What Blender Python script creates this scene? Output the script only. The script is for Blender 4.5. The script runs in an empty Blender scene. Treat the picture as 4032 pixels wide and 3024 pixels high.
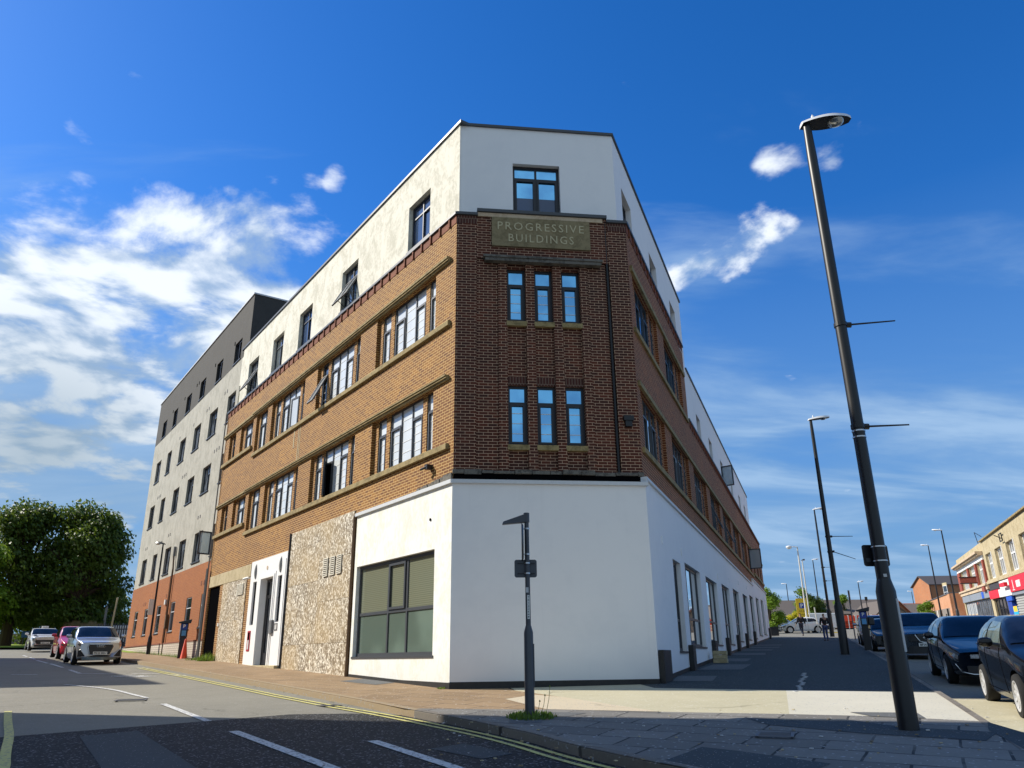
import bpy, bmesh, math, random
from mathutils import Vector, Matrix
R=math.radians
random.seed(7)
scn=bpy.context.scene
col=scn.collection
# ---------------------------------------------------------------- camera
CA=Vector((0.99992417,0.00413361,-0.01160069)); CB=Vector((0.01231514,-0.33562702,0.94191446)); CW=Vector((0,0.94198589,0.33565247))
cam=bpy.data.cameras.new('camera'); camo=bpy.data.objects.new('camera',cam); col.objects.link(camo)
m=Matrix.Identity(4)
for i in range(3):
    m[i][0]=CA[i]; m[i][1]=CB[i]; m[i][2]=-CW[i]
m[0][3]=0; m[1][3]=0; m[2][3]=1.6
camo.matrix_world=m
cam.sensor_width=36; cam.lens=26.965; cam.clip_start=.1; cam.clip_end=3000
scn.camera=camo
scn.view_settings.view_transform='Standard'; scn.view_settings.look='None'
scn.view_settings.exposure=0.35; scn.view_settings.gamma=1
# ---------------------------------------------------------------- sun and sky
SUN_B=R(-76); SUN_E=R(38)      # bearing of the sun from north(+Y), elevation
sd=Vector((math.sin(SUN_B)*math.cos(SUN_E),math.cos(SUN_B)*math.cos(SUN_E),math.sin(SUN_E)))
sl=bpy.data.lights.new('sun','SUN'); sl.energy=5.0; sl.angle=R(.5); sl.color=(1,.93,.80)
so=bpy.data.objects.new('sun',sl); col.objects.link(so)
so.rotation_euler=sd.to_track_quat('Z','Y').to_euler(); so.location=(-20,10,40)
w=bpy.data.worlds.new('World'); scn.world=w; w.use_nodes=True
nt=w.node_tree; nt.nodes.clear()
class NT:
    def __init__(s,t): s.t=t; s.x=0
    def n(s,ty,ins=None,**k):
        a=s.t.nodes.new(ty); s.x+=40; a.location=(s.x,0)
        for q,v in k.items(): setattr(a,q,v)
        if ins:
            for q,v in ins.items():
                i=a.inputs[q]
                if isinstance(v,bpy.types.NodeSocket): s.t.links.new(v,i)
                else: i.default_value=v
        return a
    def math(s,op,a,b=0,c=0,clamp=False):
        k=s.n('ShaderNodeMath',{0:a,1:b,2:c},operation=op); k.use_clamp=clamp
        return k.outputs[0]
    def vm(s,op,a,b=(0,0,0),o=0):
        k=s.n('ShaderNodeVectorMath',{0:a,1:b},operation=op)
        return k.outputs['Value'] if o else k.outputs[0]
    def mix(s,f,a,b,bt='MIX'):
        k=s.n('ShaderNodeMix',data_type='RGBA',blend_type=bt)
        for i,v in ((0,f),(6,a),(7,b)):
            if isinstance(v,bpy.types.NodeSocket): s.t.links.new(v,k.inputs[i])
            else: k.inputs[i].default_value=v if i==0 else (tuple(v)+(1,))[:4]
        return k.outputs[2]
    def noise(s,vec,scale,detail=4,rough=.5,dist=0,out=0,dim='3D'):
        k=s.n('ShaderNodeTexNoise',{'Vector':vec,'Scale':scale,'Detail':detail,'Roughness':rough,'Distortion':dist}); return k.outputs[out]
    def ramp(s,f,stops):
        k=s.n('ShaderNodeValToRGB',{0:f}); e=k.color_ramp.elements
        e[0].position=stops[0][0]; e[0].color=(tuple(stops[0][1])+(1,))[:4]
        e[1].position=stops[-1][0]; e[1].color=(tuple(stops[-1][1])+(1,))[:4]
        for p,c in stops[1:-1]:
            q=e.new(p); q.color=(tuple(c)+(1,))[:4]
        return k.outputs[0]
    def mr(s,v,a,b,c=0,d=1,smooth=True):
        k=s.n('ShaderNodeMapRange',{0:v,1:a,2:b,3:c,4:d}); k.interpolation_type='SMOOTHSTEP' if smooth else 'LINEAR'
        return k.outputs[0]
S=NT(nt)
def pixdir(vx,vy):   # direction of a spot of sky, vx,vy in a 2212 x 1659 frame
    u=(vx/2212*4032-2016)/3020; v=(vy/2212*4032-1512)/3020
    return (CW+CA*u-CB*v).normalized()
tc=S.n('ShaderNodeTexCoord').outputs['Generated']
sky=S.n('ShaderNodeTexSky',sky_type='NISHITA',sun_disc=False,sun_elevation=SUN_E,sun_rotation=SUN_B,altitude=50,air_density=1.0,dust_density=.4,ozone_density=2.5)
skyc=S.n('ShaderNodeHueSaturation',{'Saturation':1.37,'Value':1.0,'Color':sky.outputs[0]}).outputs[0]
sep=S.n('ShaderNodeSeparateXYZ',{0:tc})
skyc=S.mix(1.0,skyc,(.84,1.08,1.42),'MULTIPLY')
skyc=S.mix(S.mr(sep.outputs[2],.50,.02,0,.92,smooth=False),skyc,(1.25,2.5,4.5))
zz=S.math('ADD',S.math('MAXIMUM',sep.outputs[2],0),.16)
pr=S.n('ShaderNodeCombineXYZ',{0:S.math('DIVIDE',sep.outputs[0],zz),1:S.math('DIVIDE',sep.outputs[1],zz),2:0}).outputs[0]
def blobs(lst):
    acc=None
    for (x,y,r,a) in lst:
        d=pixdir(x,y)
        q=S.vm('DISTANCE',tc,tuple(d),1)
        k=S.mr(q,0,r,a,0)
        acc=k if acc is None else S.math('MAXIMUM',acc,k)
    return acc
c_=S.n('ShaderNodeTexVoronoi',{'Vector':S.vm('ADD',pr,S.vm('MULTIPLY',S.noise(pr,5,3,.6,out=1),(.20,.20,0))),'Scale':7.5},feature='SMOOTH_F1'); c_.inputs['Smoothness'].default_value=.7
n1a=S.noise(pr,3.0,7,.62,.25)
n1=S.math('ADD',S.math('MULTIPLY',n1a,.85),S.math('MULTIPLY',S.math('SUBTRACT',.60,c_.outputs[0]),.32))
nsh=S.noise(S.vm('ADD',pr,(-.08,.03,0)),3.0,4,.55,.25)
n2=S.noise(pr,1.1,6,.6,.6)
n3=S.noise(S.n('ShaderNodeMapping',{0:pr,'Scale':(1.0,2.4,1),'Rotation':(0,0,R(-20))}).outputs[0],1.1,8,.55,.5)
cum=blobs([(40,650,.26,.62),(150,720,.26,.62),(300,640,.20,.62),(420,600,.18,.62),(560,600,.17,.62),(640,560,.10,.5),(330,510,.075,.42),(400,500,.05,.35),(530,505,.08,.42),(250,800,.26,.62),(60,820,.26,.62),(440,740,.22,.62),(250,525,.04,.25),
           (1465,595,.05,.40),(1500,577,.05,.42),(1540,558,.055,.44),(1580,537,.06,.45),(1620,517,.06,.45),(1660,494,.055,.43),(1700,478,.04,.38),(1420,440,.030,.32),(1445,432,.02,.28),(1650,360,.045,.26),(1640,385,.03,.22),(1800,340,.03,.24),(1560,490,.04,.28),(500,415,.03,.30),(450,400,.035,.28),(670,378,.045,.25),(715,382,.04,.25),(600,388,.04,.22),(170,440,.022,.30),(40,470,.025,.28),(100,495,.025,.30),(2150,400,.035,.16)])
dens=S.mr(S.math('ADD',S.math('MULTIPLY',S.math('SUBTRACT',n1,.5),1.9),S.math('MULTIPLY',cum,1.15)),.27,.60)
# veil low down, streaky
low=S.mr(sep.outputs[2],.55,.06,0,1)
veil=S.mr(S.math('ADD',n3,S.math('MULTIPLY',low,.30)),.56,.92)
veilL=blobs([(100,900,.42,.45),(0,1050,.34,.42),(280,1000,.3,.4),(1500,700,.20,.30),(1900,1000,.40,.26),(1700,1270,.30,.30),(2150,880,.32,.24),(1560,950,.3,.28)])
veil=S.mr(S.math('ADD',S.math('ADD',S.math('MULTIPLY',S.math('SUBTRACT',n3,.5),1.5),veilL),S.math('MULTIPLY',low,.20)),.12,.62)
shade=S.mr(S.math('ADD',S.math('MULTIPLY',S.math('SUBTRACT',n1,S.math('MULTIPLY',nsh,.9)),1.5),S.math('MULTIPLY',n2,.55)),.12,.42)
lowshade=blobs([(80,1000,.22,1.0),(250,1080,.16,1.0),(60,890,.12,.8)])
cl=S.mix(shade,(2.8,4.0,5.8),(8.0,8.5,9.0))
cl=S.mix(S.math('MULTIPLY',lowshade,.75) ,cl,(2.2,3.1,3.9))
vc=S.mix(S.mr(n3,.30,.75),(1.5,2.9,4.9),(3.7,5.2,7.0))
vc=S.mix(S.math('MULTIPLY',lowshade,.6) ,vc,(2.2,3.2,4.2))
c1=S.mix(S.math('MULTIPLY',veil,.72),skyc,vc)
c2=S.mix(S.math('MULTIPLY',dens,.93),c1,cl)
c2=S.mix(S.mr(sep.outputs[1],-.02,-.40,0,1),c2,S.mix(S.mr(n2,.3,.7),(2.0,2.95,4.1),(3.4,4.5,5.8)))   # southern sky behind the camera, its colour made up to set the shade fill
bg=S.n('ShaderNodeBackground',{0:c2,1:.1})
out=S.n('ShaderNodeOutputWorld',{0:bg.outputs[0]})

# ---------------------------------------------------------------- ground height (pavement level); roads lie 0.12 lower
def g(x,y):
    e=1-math.exp(-y/8) if y>0 else y/8
    yy=y if y<95 else 95+(y-95)*.12
    z=.037*yy+(.005*min(x,70) if x>0 else -.003*max(x,-70))+.35*e
    if x>0 and y>60: z+=.012*(min(y,90)-60)
    return z
KERB=.12
A0=Vector((-1.41569,17.7641,0)); B0=Vector((3.15654,18.3498,0))
dC=(B0-A0).normalized(); 
def bd(a): a=R(a); return Vector((math.sin(a),math.cos(a),0))
dL=bd(-35.117); dR=bd(20.575)
nL=Vector((-dL.y,dL.x,0)); nL=nL if nL.dot(Vector((-1,-.7,0)))>0 else -nL
nR=Vector((dR.y,-dR.x,0)); nC=Vector((dC.y,-dC.x,0))
class Fr:
    def __init__(s,o,d,n): s.o=o;s.d=d;s.n=n
    def __call__(s,a,b,z): return s.o+s.d*a+s.n*b+Vector((0,0,z))
FL=Fr(A0,dL,nL); FC=Fr(A0,dC,nC); FR=Fr(B0,dR,nR)
WL=Fr(Vector((0,0,0)),Vector((1,0,0)),Vector((0,-1,0)))   # plain world frame: s=x, d=-y

# ---------------------------------------------------------------- materials
MATS={}
def mat(name):
    m=bpy.data.materials.new(name); m.use_nodes=True; m.node_tree.nodes.clear(); MATS[name]=m
    return m,NT(m.node_tree)
def fin(m,T,col_,rough=.6,metal=0,bump=None,bs=.3,bd_=.02,spec=.5,**k):
    ins={'Base Color':col_ if isinstance(col_,bpy.types.NodeSocket) else (tuple(col_)+(1,))[:4],'Roughness':rough,'Metallic':metal,'Specular IOR Level':spec}
    ins.update(k)
    if bump is not None:
        ins['Normal']=T.n('ShaderNodeBump',{'Height':bump,'Strength':bs,'Distance':bd_}).outputs[0]
    p=T.n('ShaderNodeBsdfPrincipled',ins); T.n('ShaderNodeOutputMaterial',{0:p.outputs[0]})
    return m
def uvv(T): return T.n('ShaderNodeTexCoord').outputs['UV']
def obv(T): return T.n('ShaderNodeNewGeometry').outputs['Position']
def brickmat(name,c1,c2,mort,rowh=.075,bw=.225,ms=.010,var=.5,blot=(.25,.9),rough=.85):
    m,T=mat(name); u=uvv(T)
    b=T.n('ShaderNodeTexBrick',{'Vector':u,'Color1':(0,0,0,1),'Color2':(1,1,1,1),'Mortar':(.5,.5,.5,1),'Scale':1,'Mortar Size':ms,'Mortar Smooth':.15,'Bias':0,'Brick Width':bw,'Row Height':rowh})
    n=T.noise(u,1.3,5,.6); n2=T.noise(u,38,3,.6)
    f=T.math('ADD',T.math('MULTIPLY',b.outputs[0],var),T.math('MULTIPLY',T.math('SUBTRACT',n2,.25),1-var))
    c=T.mix(T.math('MULTIPLY',f,1,clamp=True),c1,c2)
    c=T.mix(T.mr(n,.35,.75),c,[x*blot[0]+c1[i]*0 for i,x in enumerate(c2)] if 0 else tuple(x*blot[1] for x in c1),'MIX') if blot[0] and 0 else c
    c=T.mix(T.math('MULTIPLY',T.mr(T.noise(u,.22,3,.6),.42,.62),.45),c,tuple(x*blot[1] for x in c2)); c=T.mix(T.math('MULTIPLY',T.mr(n,.40,.72),.30),c,tuple(x*blot[1] for x in c2))
    c=T.mix(b.outputs[1],c,mort)
    return fin(m,T,c,rough,bump=T.math('ADD',T.math('MULTIPLY',b.outputs[1],-1),T.math('MULTIPLY',n2,.35)),bs=.5,bd_=.01)
brickmat('brick_buff',(.34,.150,.024),(.13,.040,.008),(.76,.52,.21),ms=.0065,var=.85,blot=(1,1.0))
brickmat('brick_dark',(.125,.025,.008),(.036,.010,.005),(.58,.38,.25),var=.75,ms=.0060,blot=(1,.7))
brickmat('brick_right',(.30,.082,.024),(.10,.026,.010),(.62,.38,.18),ms=.0065,var=.7,blot=(1,.8))
brickmat('brick_new',(.38,.112,.016),(.27,.070,.011),(.34,.16,.05),var=.6,ms=.008,blot=(1,.95))
brickmat('brick_header',(.27,.075,.028),(.17,.05,.02),(.12,.045,.025),rowh=.23,bw=.085,ms=.006,var=.6)
brickmat('brick_header_dark',(.09,.022,.012),(.05,.014,.010),(.20,.14,.10),rowh=.23,bw=.075,ms=.008,var=.6)
brickmat('brick_grey',(.26,.22,.18),(.18,.15,.12),(.30,.27,.24),blot=(1,.85))
brickmat('brick_orange',(.50,.18,.06),(.34,.11,.04),(.42,.28,.18),blot=(1,.85))
brickmat('block_plinth',(.62,.55,.46),(.48,.42,.35),(.25,.21,.17),rowh=.10,bw=.44,ms=.012,blot=(1,.9))
def stained(name,base,stain,amt,rough=.9,sc=1.0,vert=1.0,dirt=0):
    m,T=mat(name); u=uvv(T)
    mp=T.n('ShaderNodeMapping',{0:u,'Scale':(1,1/vert,1)}).outputs[0]
    a=T.noise(mp,1.1*sc,9,.68,.6); b=T.noise(mp,7*sc,6,.65,.3)
    f=T.mr(T.math('ADD',T.math('MULTIPLY',a,.65),T.math('MULTIPLY',b,.35)),.44,.60)
    c=T.mix(T.math('MULTIPLY',f,amt),base,stain)
    if dirt:
        vz=T.n('ShaderNodeSeparateXYZ',{0:u}).outputs[1]; st=T.noise(T.n('ShaderNodeMapping',{0:u,'Scale':(5,.22,1)}).outputs[0],1.2,5,.6)
        c=T.mix(T.math('MULTIPLY',T.mr(T.math('ADD',vz,T.math('MULTIPLY',a,.9)),2.35,1.35),.32),c,tuple(x*.62 for x in base))
        c=T.mix(T.math('MULTIPLY',T.mr(st,.55,.75),dirt),c,tuple(x*.72 for x in base))
    return fin(m,T,c,rough,bump=T.noise(u,60,3,.6),bs=.12,bd_=.01)
stained('render_upper',(.80,.775,.67),(.47,.455,.36),.66,sc=1.6,vert=1.5)
stained('render_white',(.86,.86,.84),(.66,.66,.50),.50,sc=1.4,vert=1.6,dirt=.18)
stained('render_annex',(.44,.425,.365),(.30,.29,.24),.75,sc=1.8,vert=1.6)
stained('render_smooth',(.87,.87,.87),(.80,.805,.815),.5,sc=.30,dirt=.10)
stained('render_dark',(.060,.057,.052),(.045,.043,.038),.6,sc=1.5,vert=1.5)
stained('white_paint',(.90,.90,.90),(.80,.80,.79),.25,rough=.45)
stained('black_paint',(.012,.012,.013),(.03,.028,.026),.6,rough=.55)
stained('stone',(.42,.34,.18),(.27,.22,.11),.8,sc=2)
stained('stone_sill',(.34,.26,.12),(.17,.13,.055),.9,sc=3)
stained('stone_sign',(.27,.22,.12),(.17,.135,.07),.9,sc=2)
stained('stone_pale',(.50,.42,.26),(.36,.29,.16),.9,sc=1.6)
stained('stone_dirty',(.16,.15,.13),(.05,.047,.042),.9,sc=4)
stained('terracotta_pale',(.58,.46,.32),(.42,.30,.19),.7,sc=2)
stained('terracotta_red',(.30,.07,.045),(.20,.05,.035),.7,sc=2)
stained('render_orange',(.50,.235,.115),(.62,.36,.22),.7,sc=.8)
def plain(name,c,rough=.5,metal=0,n=.12,sc=12,spec=.5,**k):
    m,T=mat(name); q=T.noise(obv(T),sc,4,.6)
    c2=T.mix(q,tuple(x*(1-n) for x in c),tuple(min(1,x*(1+n)) for x in c))
    return fin(m,T,c2,rough,metal,bump=q if metal==0 and rough>.3 else None,bs=.05,bd_=.005,spec=spec,**k)
plain('frame_grey',(.055,.060,.068),.42); plain('frame_black',(.016,.016,.022),.4); plain('frame_white',(.80,.80,.78),.45)
plain('coping',(.060,.066,.074),.45); plain('coping_light',(.62,.64,.66),.5); plain('lead',(.12,.12,.13),.6)
plain('pole_dark',(.010,.011,.013),.42,n=.3); plain('pole_grey',(.055,.060,.072),.38,n=.2); plain('pole_white',(.62,.60,.55),.5); plain('lamp_shell',(.78,.78,.77),.4)
plain('steel',(.55,.56,.58),.3,.9); plain('rubber',(.010,.010,.010),.85); plain('plastic_black',(.018,.018,.02),.45); plain('plastic_orange',(.85,.075,.02),.5)
plain('brown_pipe',(.11,.06,.025),.55); plain('grey_pipe',(.16,.165,.17),.5); plain('vent_pale',(.70,.66,.56),.6); plain('vent_dark',(.13,.12,.11),.7)
plain('red_paint',(.42,.015,.035),.5); plain('blue_sign',(.02,.06,.35),.5); plain('sky_panel',(.10,.34,.62),.5); plain('yellow_sign',(.85,.55,.02),.5)
plain('shop_red',(.70,.015,.03),.45); plain('shop_grey',(.26,.29,.33),.5); plain('shop_blue',(.02,.10,.55),.45); plain('shop_cyan',(.02,.42,.72),.5); plain('shop_dark',(.05,.045,.045),.6); plain('shop_white',(.82,.82,.80),.5)
plain('shutter',(.42,.42,.40),.5); plain('slate',(.085,.075,.075),.7); plain('roof_brown',(.12,.10,.085),.8); plain('roof_red',(.42,.12,.05),.8)
plain('bark',(.06,.045,.03),.9); plain('skin',(.33,.19,.13),.6); plain('cloth_black',(.012,.012,.014),.9); plain('cloth_navy',(.035,.045,.075),.9); plain('jeans',(.05,.08,.20),.9); plain('hair',(.02,.014,.01),.8); plain('shoe',(.05,.05,.055),.6); plain('shirt_white',(.7,.7,.7),.8)
plain('letter_pale',(.52,.46,.29),.8); plain('letter_black',(.01,.01,.012),.6); plain('plate_white',(.80,.80,.76),.45); plain('chrome',(.75,.76,.78),.18,1.0)
plain('yellow_line',(.62,.52,.10),.7,n=.25,sc=25); plain('yellow_kerb',(.75,.55,.03),.7)
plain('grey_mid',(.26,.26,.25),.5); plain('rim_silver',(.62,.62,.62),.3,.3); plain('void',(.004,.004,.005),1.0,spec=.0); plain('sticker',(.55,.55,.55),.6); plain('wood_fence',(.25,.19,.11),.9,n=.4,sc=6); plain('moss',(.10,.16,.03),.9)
def pane(name,c,rough=.04,n=.1,sc=.9,spec=.8,coat=0.0,metal=0.0):
    m,T=mat(name); q=T.noise(obv(T),sc,3,.5)
    c2=T.mix(T.mr(q,.35,.65),tuple(x*(1-n) for x in c),tuple(min(1,x*(1+n)) for x in c))
    return fin(m,T,c2,rough,metal,spec=spec,**{'Coat Weight':coat,'Coat Roughness':.02,'IOR':1.5})
pane('glass_blind',(.74,.78,.80),.12,n=.06); pane('glass_dark',(.020,.026,.036),.03,n=.4,spec=1.0); pane('glass_room',(.10,.115,.14),.04,n=.75,sc=1.4,spec=1.0)
pane('glass_sky_blue',(.24,.58,.95),.08,n=.18,sc=1.2,metal=1.0); pane('glass_navy',(.03,.06,.14),.04,n=.15,spec=1.0); pane('glass_green',(.135,.185,.155),.07,n=.2,sc=.6,spec=.6); pane('glass_olive',(.27,.29,.19),.10,n=.12,sc=.6,spec=.5)  # the blue pane's metal tint stands in for reflected sky
pane('glass_side',(.085,.115,.115),.03,n=.5,sc=2.5,spec=.8); pane('glass_mirror',(.80,.84,.88),.02,n=.03,metal=1.0); pane('car_glass',(.006,.010,.022),.02,n=.5,sc=2,spec=.35)
m,T=mat('glass_clear'); a=T.n('ShaderNodeBsdfTransparent',{0:(.80,.86,.88,1)}); b=T.n('ShaderNodeBsdfPrincipled',{'Base Color':(.6,.66,.7,1),'Roughness':.05,'Specular IOR Level':1.0}); k=T.n('ShaderNodeMixShader',{0:.45,1:a.outputs[0],2:b.outputs[0]}); T.n('ShaderNodeOutputMaterial',{0:k.outputs[0]})
m,T=mat('blind_slats'); u=uvv(T); wv=T.n('ShaderNodeTexWave',{'Vector':u,'Scale':6.5,'Distortion':.2},bands_direction='Y').outputs[1]
fin(m,T,T.mix(wv,(.15,.165,.115),(.215,.23,.165)),.12,spec=.5,**{'Coat Weight':.4,'Coat Roughness':.04})
def paint(name,c,rough=.25,metal=0.0,coat=1.0,spec=.5):
    m,T=mat(name); q=T.noise(obv(T),3,3,.5)
    return fin(m,T,T.mix(q,tuple(x*.9 for x in c),tuple(x*1.1 for x in c)),rough,metal,spec=spec,**{'Coat Weight':coat,'Coat Roughness':.03})
paint('paint_black',(.004,.0045,.006),.12,coat=.35,spec=.25); paint('paint_navy',(.006,.010,.018),.12,coat=.45,spec=.3); paint('paint_blue_grey',(.018,.030,.045),.25,.3,coat=.6); paint('paint_silver',(.50,.52,.55),.28,.7); paint('paint_silver_blue',(.30,.36,.42),.3,.6); paint('paint_red',(.48,.008,.02)); paint('paint_white',(.78,.78,.78)); paint('paint_green_grey',(.06,.085,.09),.35,.3)
paint('headlamp',(.35,.38,.40),.08,.6); paint('headlamp_dark',(.05,.055,.06),.08,.2)
m,T=mat('osb'); u=uvv(T)
rot=T.n('ShaderNodeMapping',{0:u,'Rotation':(0,0,R(12)),'Scale':(1.25,.85,1)}).outputs[0]
rot=T.vm('ADD',rot,T.vm('MULTIPLY',T.noise(u,9,2,.5,out=1),(.10,.10,0)))
v1=T.n('ShaderNodeTexVoronoi',{'Vector':rot,'Scale':19}); v2=T.n('ShaderNodeTexVoronoi',{'Vector':T.n('ShaderNodeMapping',{0:rot,'Rotation':(0,0,R(-48)),'Location':(3,1,0)}).outputs[0],'Scale':23})
sx=T.n('ShaderNodeSeparateXYZ',{0:v1.outputs[1]}).outputs[0]; sy=T.n('ShaderNodeSeparateXYZ',{0:v2.outputs[1]}).outputs[1]
f=T.math('ADD',T.math('MULTIPLY',sx,.5),T.math('MULTIPLY',sy,.5)); big=T.noise(u,.5,4,.6)
c=T.ramp(f,[(.22,(.15,.115,.075)),(.46,(.27,.22,.155)),(.60,(.42,.36,.27)),(.70,(.84,.79,.68))])
c=T.mix(T.mr(big,.35,.7),c,T.mix(.5,c,(.50,.36,.17)))
fin(m,T,c,.75,bump=f,bs=.3,bd_=.004)
# ground surfaces in world metres
def ground(name,c1,c2,sp=(.3,.3,.3),rough=.85,fine=60,flags=None,cracks=.0,speck=.03,mort=(.05,.045,.04),big=.25,ffreq=1.0,bumpd=.02,bs=.35,spec=.3):
    m,T=mat(name); u=obv(T)
    a=T.noise(u,.35,5,.6); b=T.noise(u,fine,2,.7); d=T.noise(u,3,4,.6)
    f=T.math('ADD',T.math('MULTIPLY',a,big*2),T.math('ADD',T.math('MULTIPLY',b,.45),T.math('MULTIPLY',d,.35-.1)))
    c=T.mix(T.mr(f,.30,.85,smooth=False),c1,c2)
    h=b
    if flags:
        mp=T.n('ShaderNodeMapping',{0:u,'Rotation':(0,0,R(flags[2]))}).outputs[0]
        mp=T.vm('ADD',mp,T.vm('MULTIPLY',T.noise(u,.8,2,.5,out=1),(.10,.10,0)))
        br=T.n('ShaderNodeTexBrick',{'Vector':mp,'Color1':(0,0,0,1),'Color2':(1,1,1,1),'Mortar':(.5,.5,.5,1),'Scale':1,'Mortar Size':.018,'Mortar Smooth':.3,'Bias':0,'Brick Width':flags[0],'Row Height':flags[1]})
        c=T.mix(T.math('MULTIPLY',br.outputs[0],.55),c,tuple(x*.68 for x in c1))
        mk=T.math('MULTIPLY',br.outputs[1],T.mr(T.noise(u,1.7,3,.6),.36,.55,.45,1))
        c=T.mix(mk,c,mort); h=T.math('SUBTRACT',T.math('MULTIPLY',b,.3),mk)
    if cracks:
        v=T.n('ShaderNodeTexVoronoi',{'Vector':T.vm('ADD',u,T.vm('MULTIPLY',T.noise(u,.9,4,.6,out=1),(1.2,1.2,0))),'Scale':.30},feature='DISTANCE_TO_EDGE').outputs[0]
        ck=T.math('MULTIPLY',T.mr(v,.0,.012,1,0),T.mr(T.noise(u,.5,2,.5),.45,.6))
        c=T.mix(T.math('MULTIPLY',ck,cracks),c,tuple(x*.35 for x in c1))
    if speck:
        vo=T.n('ShaderNodeTexVoronoi',{'Vector':u,'Scale':fine*1.3}); s1=T.n('ShaderNodeSeparateXYZ',{0:vo.outputs[1]}).outputs[0]
        c=T.mix(T.mr(s1,1-speck*2,1-speck),c,sp)
    return fin(m,T,c,rough,bump=h,bs=bs,bd_=bumpd,spec=spec)
ground('asphalt_worn',(.15,.142,.118),(.27,.255,.21),speck=.02,sp=(.30,.29,.27),fine=40,cracks=.5,bs=.25)
ground('asphalt_coarse',(.008,.009,.010),(.046,.047,.048),speck=.05,sp=(.20,.20,.21),fine=34,cracks=.4,big=.15,bumpd=.03,bs=.8,rough=.8)
ground('asphalt_patch',(.040,.048,.052),(.075,.085,.09),speck=.01,fine=60,bs=.2)
ground('flags_brown',(.27,.180,.095),(.36,.25,.145),flags=(.9,.6,35),speck=.01,fine=30,sp=(.5,.45,.4),bs=.25,mort=(.13,.09,.06))
ground('flags_grey',(.145,.137,.125),(.27,.255,.23),flags=(.9,.62,28),speck=.01,fine=30,bs=.25,sp=(.4,.4,.4),mort=(.035,.035,.035))
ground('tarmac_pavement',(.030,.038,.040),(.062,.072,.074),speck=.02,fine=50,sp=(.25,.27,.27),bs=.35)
ground('tarmac_sunlit',(.38,.345,.23),(.56,.51,.36),speck=.012,fine=30,sp=(.6,.58,.5),bs=.25,cracks=.5)  # pale version of the dark tarmac, sunlight put into its colour
ground('tan_concrete',(.50,.42,.29),(.60,.51,.37),speck=.02,fine=40,cracks=.4,bs=.2)
ground('concrete_sunlit',(.52,.48,.36),(.68,.63,.50),speck=.01,fine=40,bs=.15,spec=.6,rough=.55)  # bleached tone of the sun strip put into the colour
ground('cover_concrete',(.10,.103,.105),(.14,.143,.14),speck=.01,fine=40,bs=.2)
ground('kerb_stone',(.16,.14,.12),(.27,.24,.20),flags=(.9,30,-55),speck=.02,fine=30,bs=.25)
ground('kerb_brown',(.27,.20,.12),(.35,.27,.17),speck=.02,fine=30,bs=.25)
ground('line_white',(.48,.48,.47),(.70,.70,.68),speck=.10,sp=(.16,.16,.17),fine=28,rough=.7,bs=.5,cracks=.3)
ground('line_yellow',(.50,.46,.15),(.66,.60,.22),speck=.08,sp=(.25,.24,.18),fine=28,rough=.7,bs=.4)
ground('ground_far',(.10,.10,.09),(.16,.155,.14),speck=0,fine=20)
ground('grass_verge',(.14,.24,.02),(.30,.40,.05),speck=.0,fine=30,bs=.8)
def leafmat(name,c1,c2,tr=.35):
    m,T=mat(name)
    oi=T.n('ShaderNodeNewGeometry'); q=T.noise(oi.outputs['Position'],.9,3,.6)
    r=T.n('ShaderNodeTexWhiteNoise',{'Vector':T.vm('FLOOR' ,T.vm('MULTIPLY',oi.outputs['Position'],(3,3,3)))}).outputs[0]
    c=T.mix(T.math('ADD',T.math('MULTIPLY',q,.6),T.math('MULTIPLY',r,.4)),c1,c2)
    d=T.n('ShaderNodeBsdfPrincipled',{'Base Color':c,'Roughness':.55,'Specular IOR Level':.3})
    t=T.n('ShaderNodeBsdfTranslucent',{0:T.mix(.5,c,(.35,.5,.05))})
    mx=T.n('ShaderNodeMixShader',{0:tr,1:d.outputs[0],2:t.outputs[0]}); T.n('ShaderNodeOutputMaterial',{0:mx.outputs[0]})
leafmat('leaf_dark',(.028,.052,.007),(.090,.145,.016),.22)
leafmat('leaf_mid',(.08,.16,.012),(.22,.34,.03),.35)
leafmat('leaf_yellow',(.45,.38,.01),(.70,.62,.03),.3)
leafmat('leaf_weed',(.07,.13,.02),(.16,.24,.04),.3)
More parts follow.
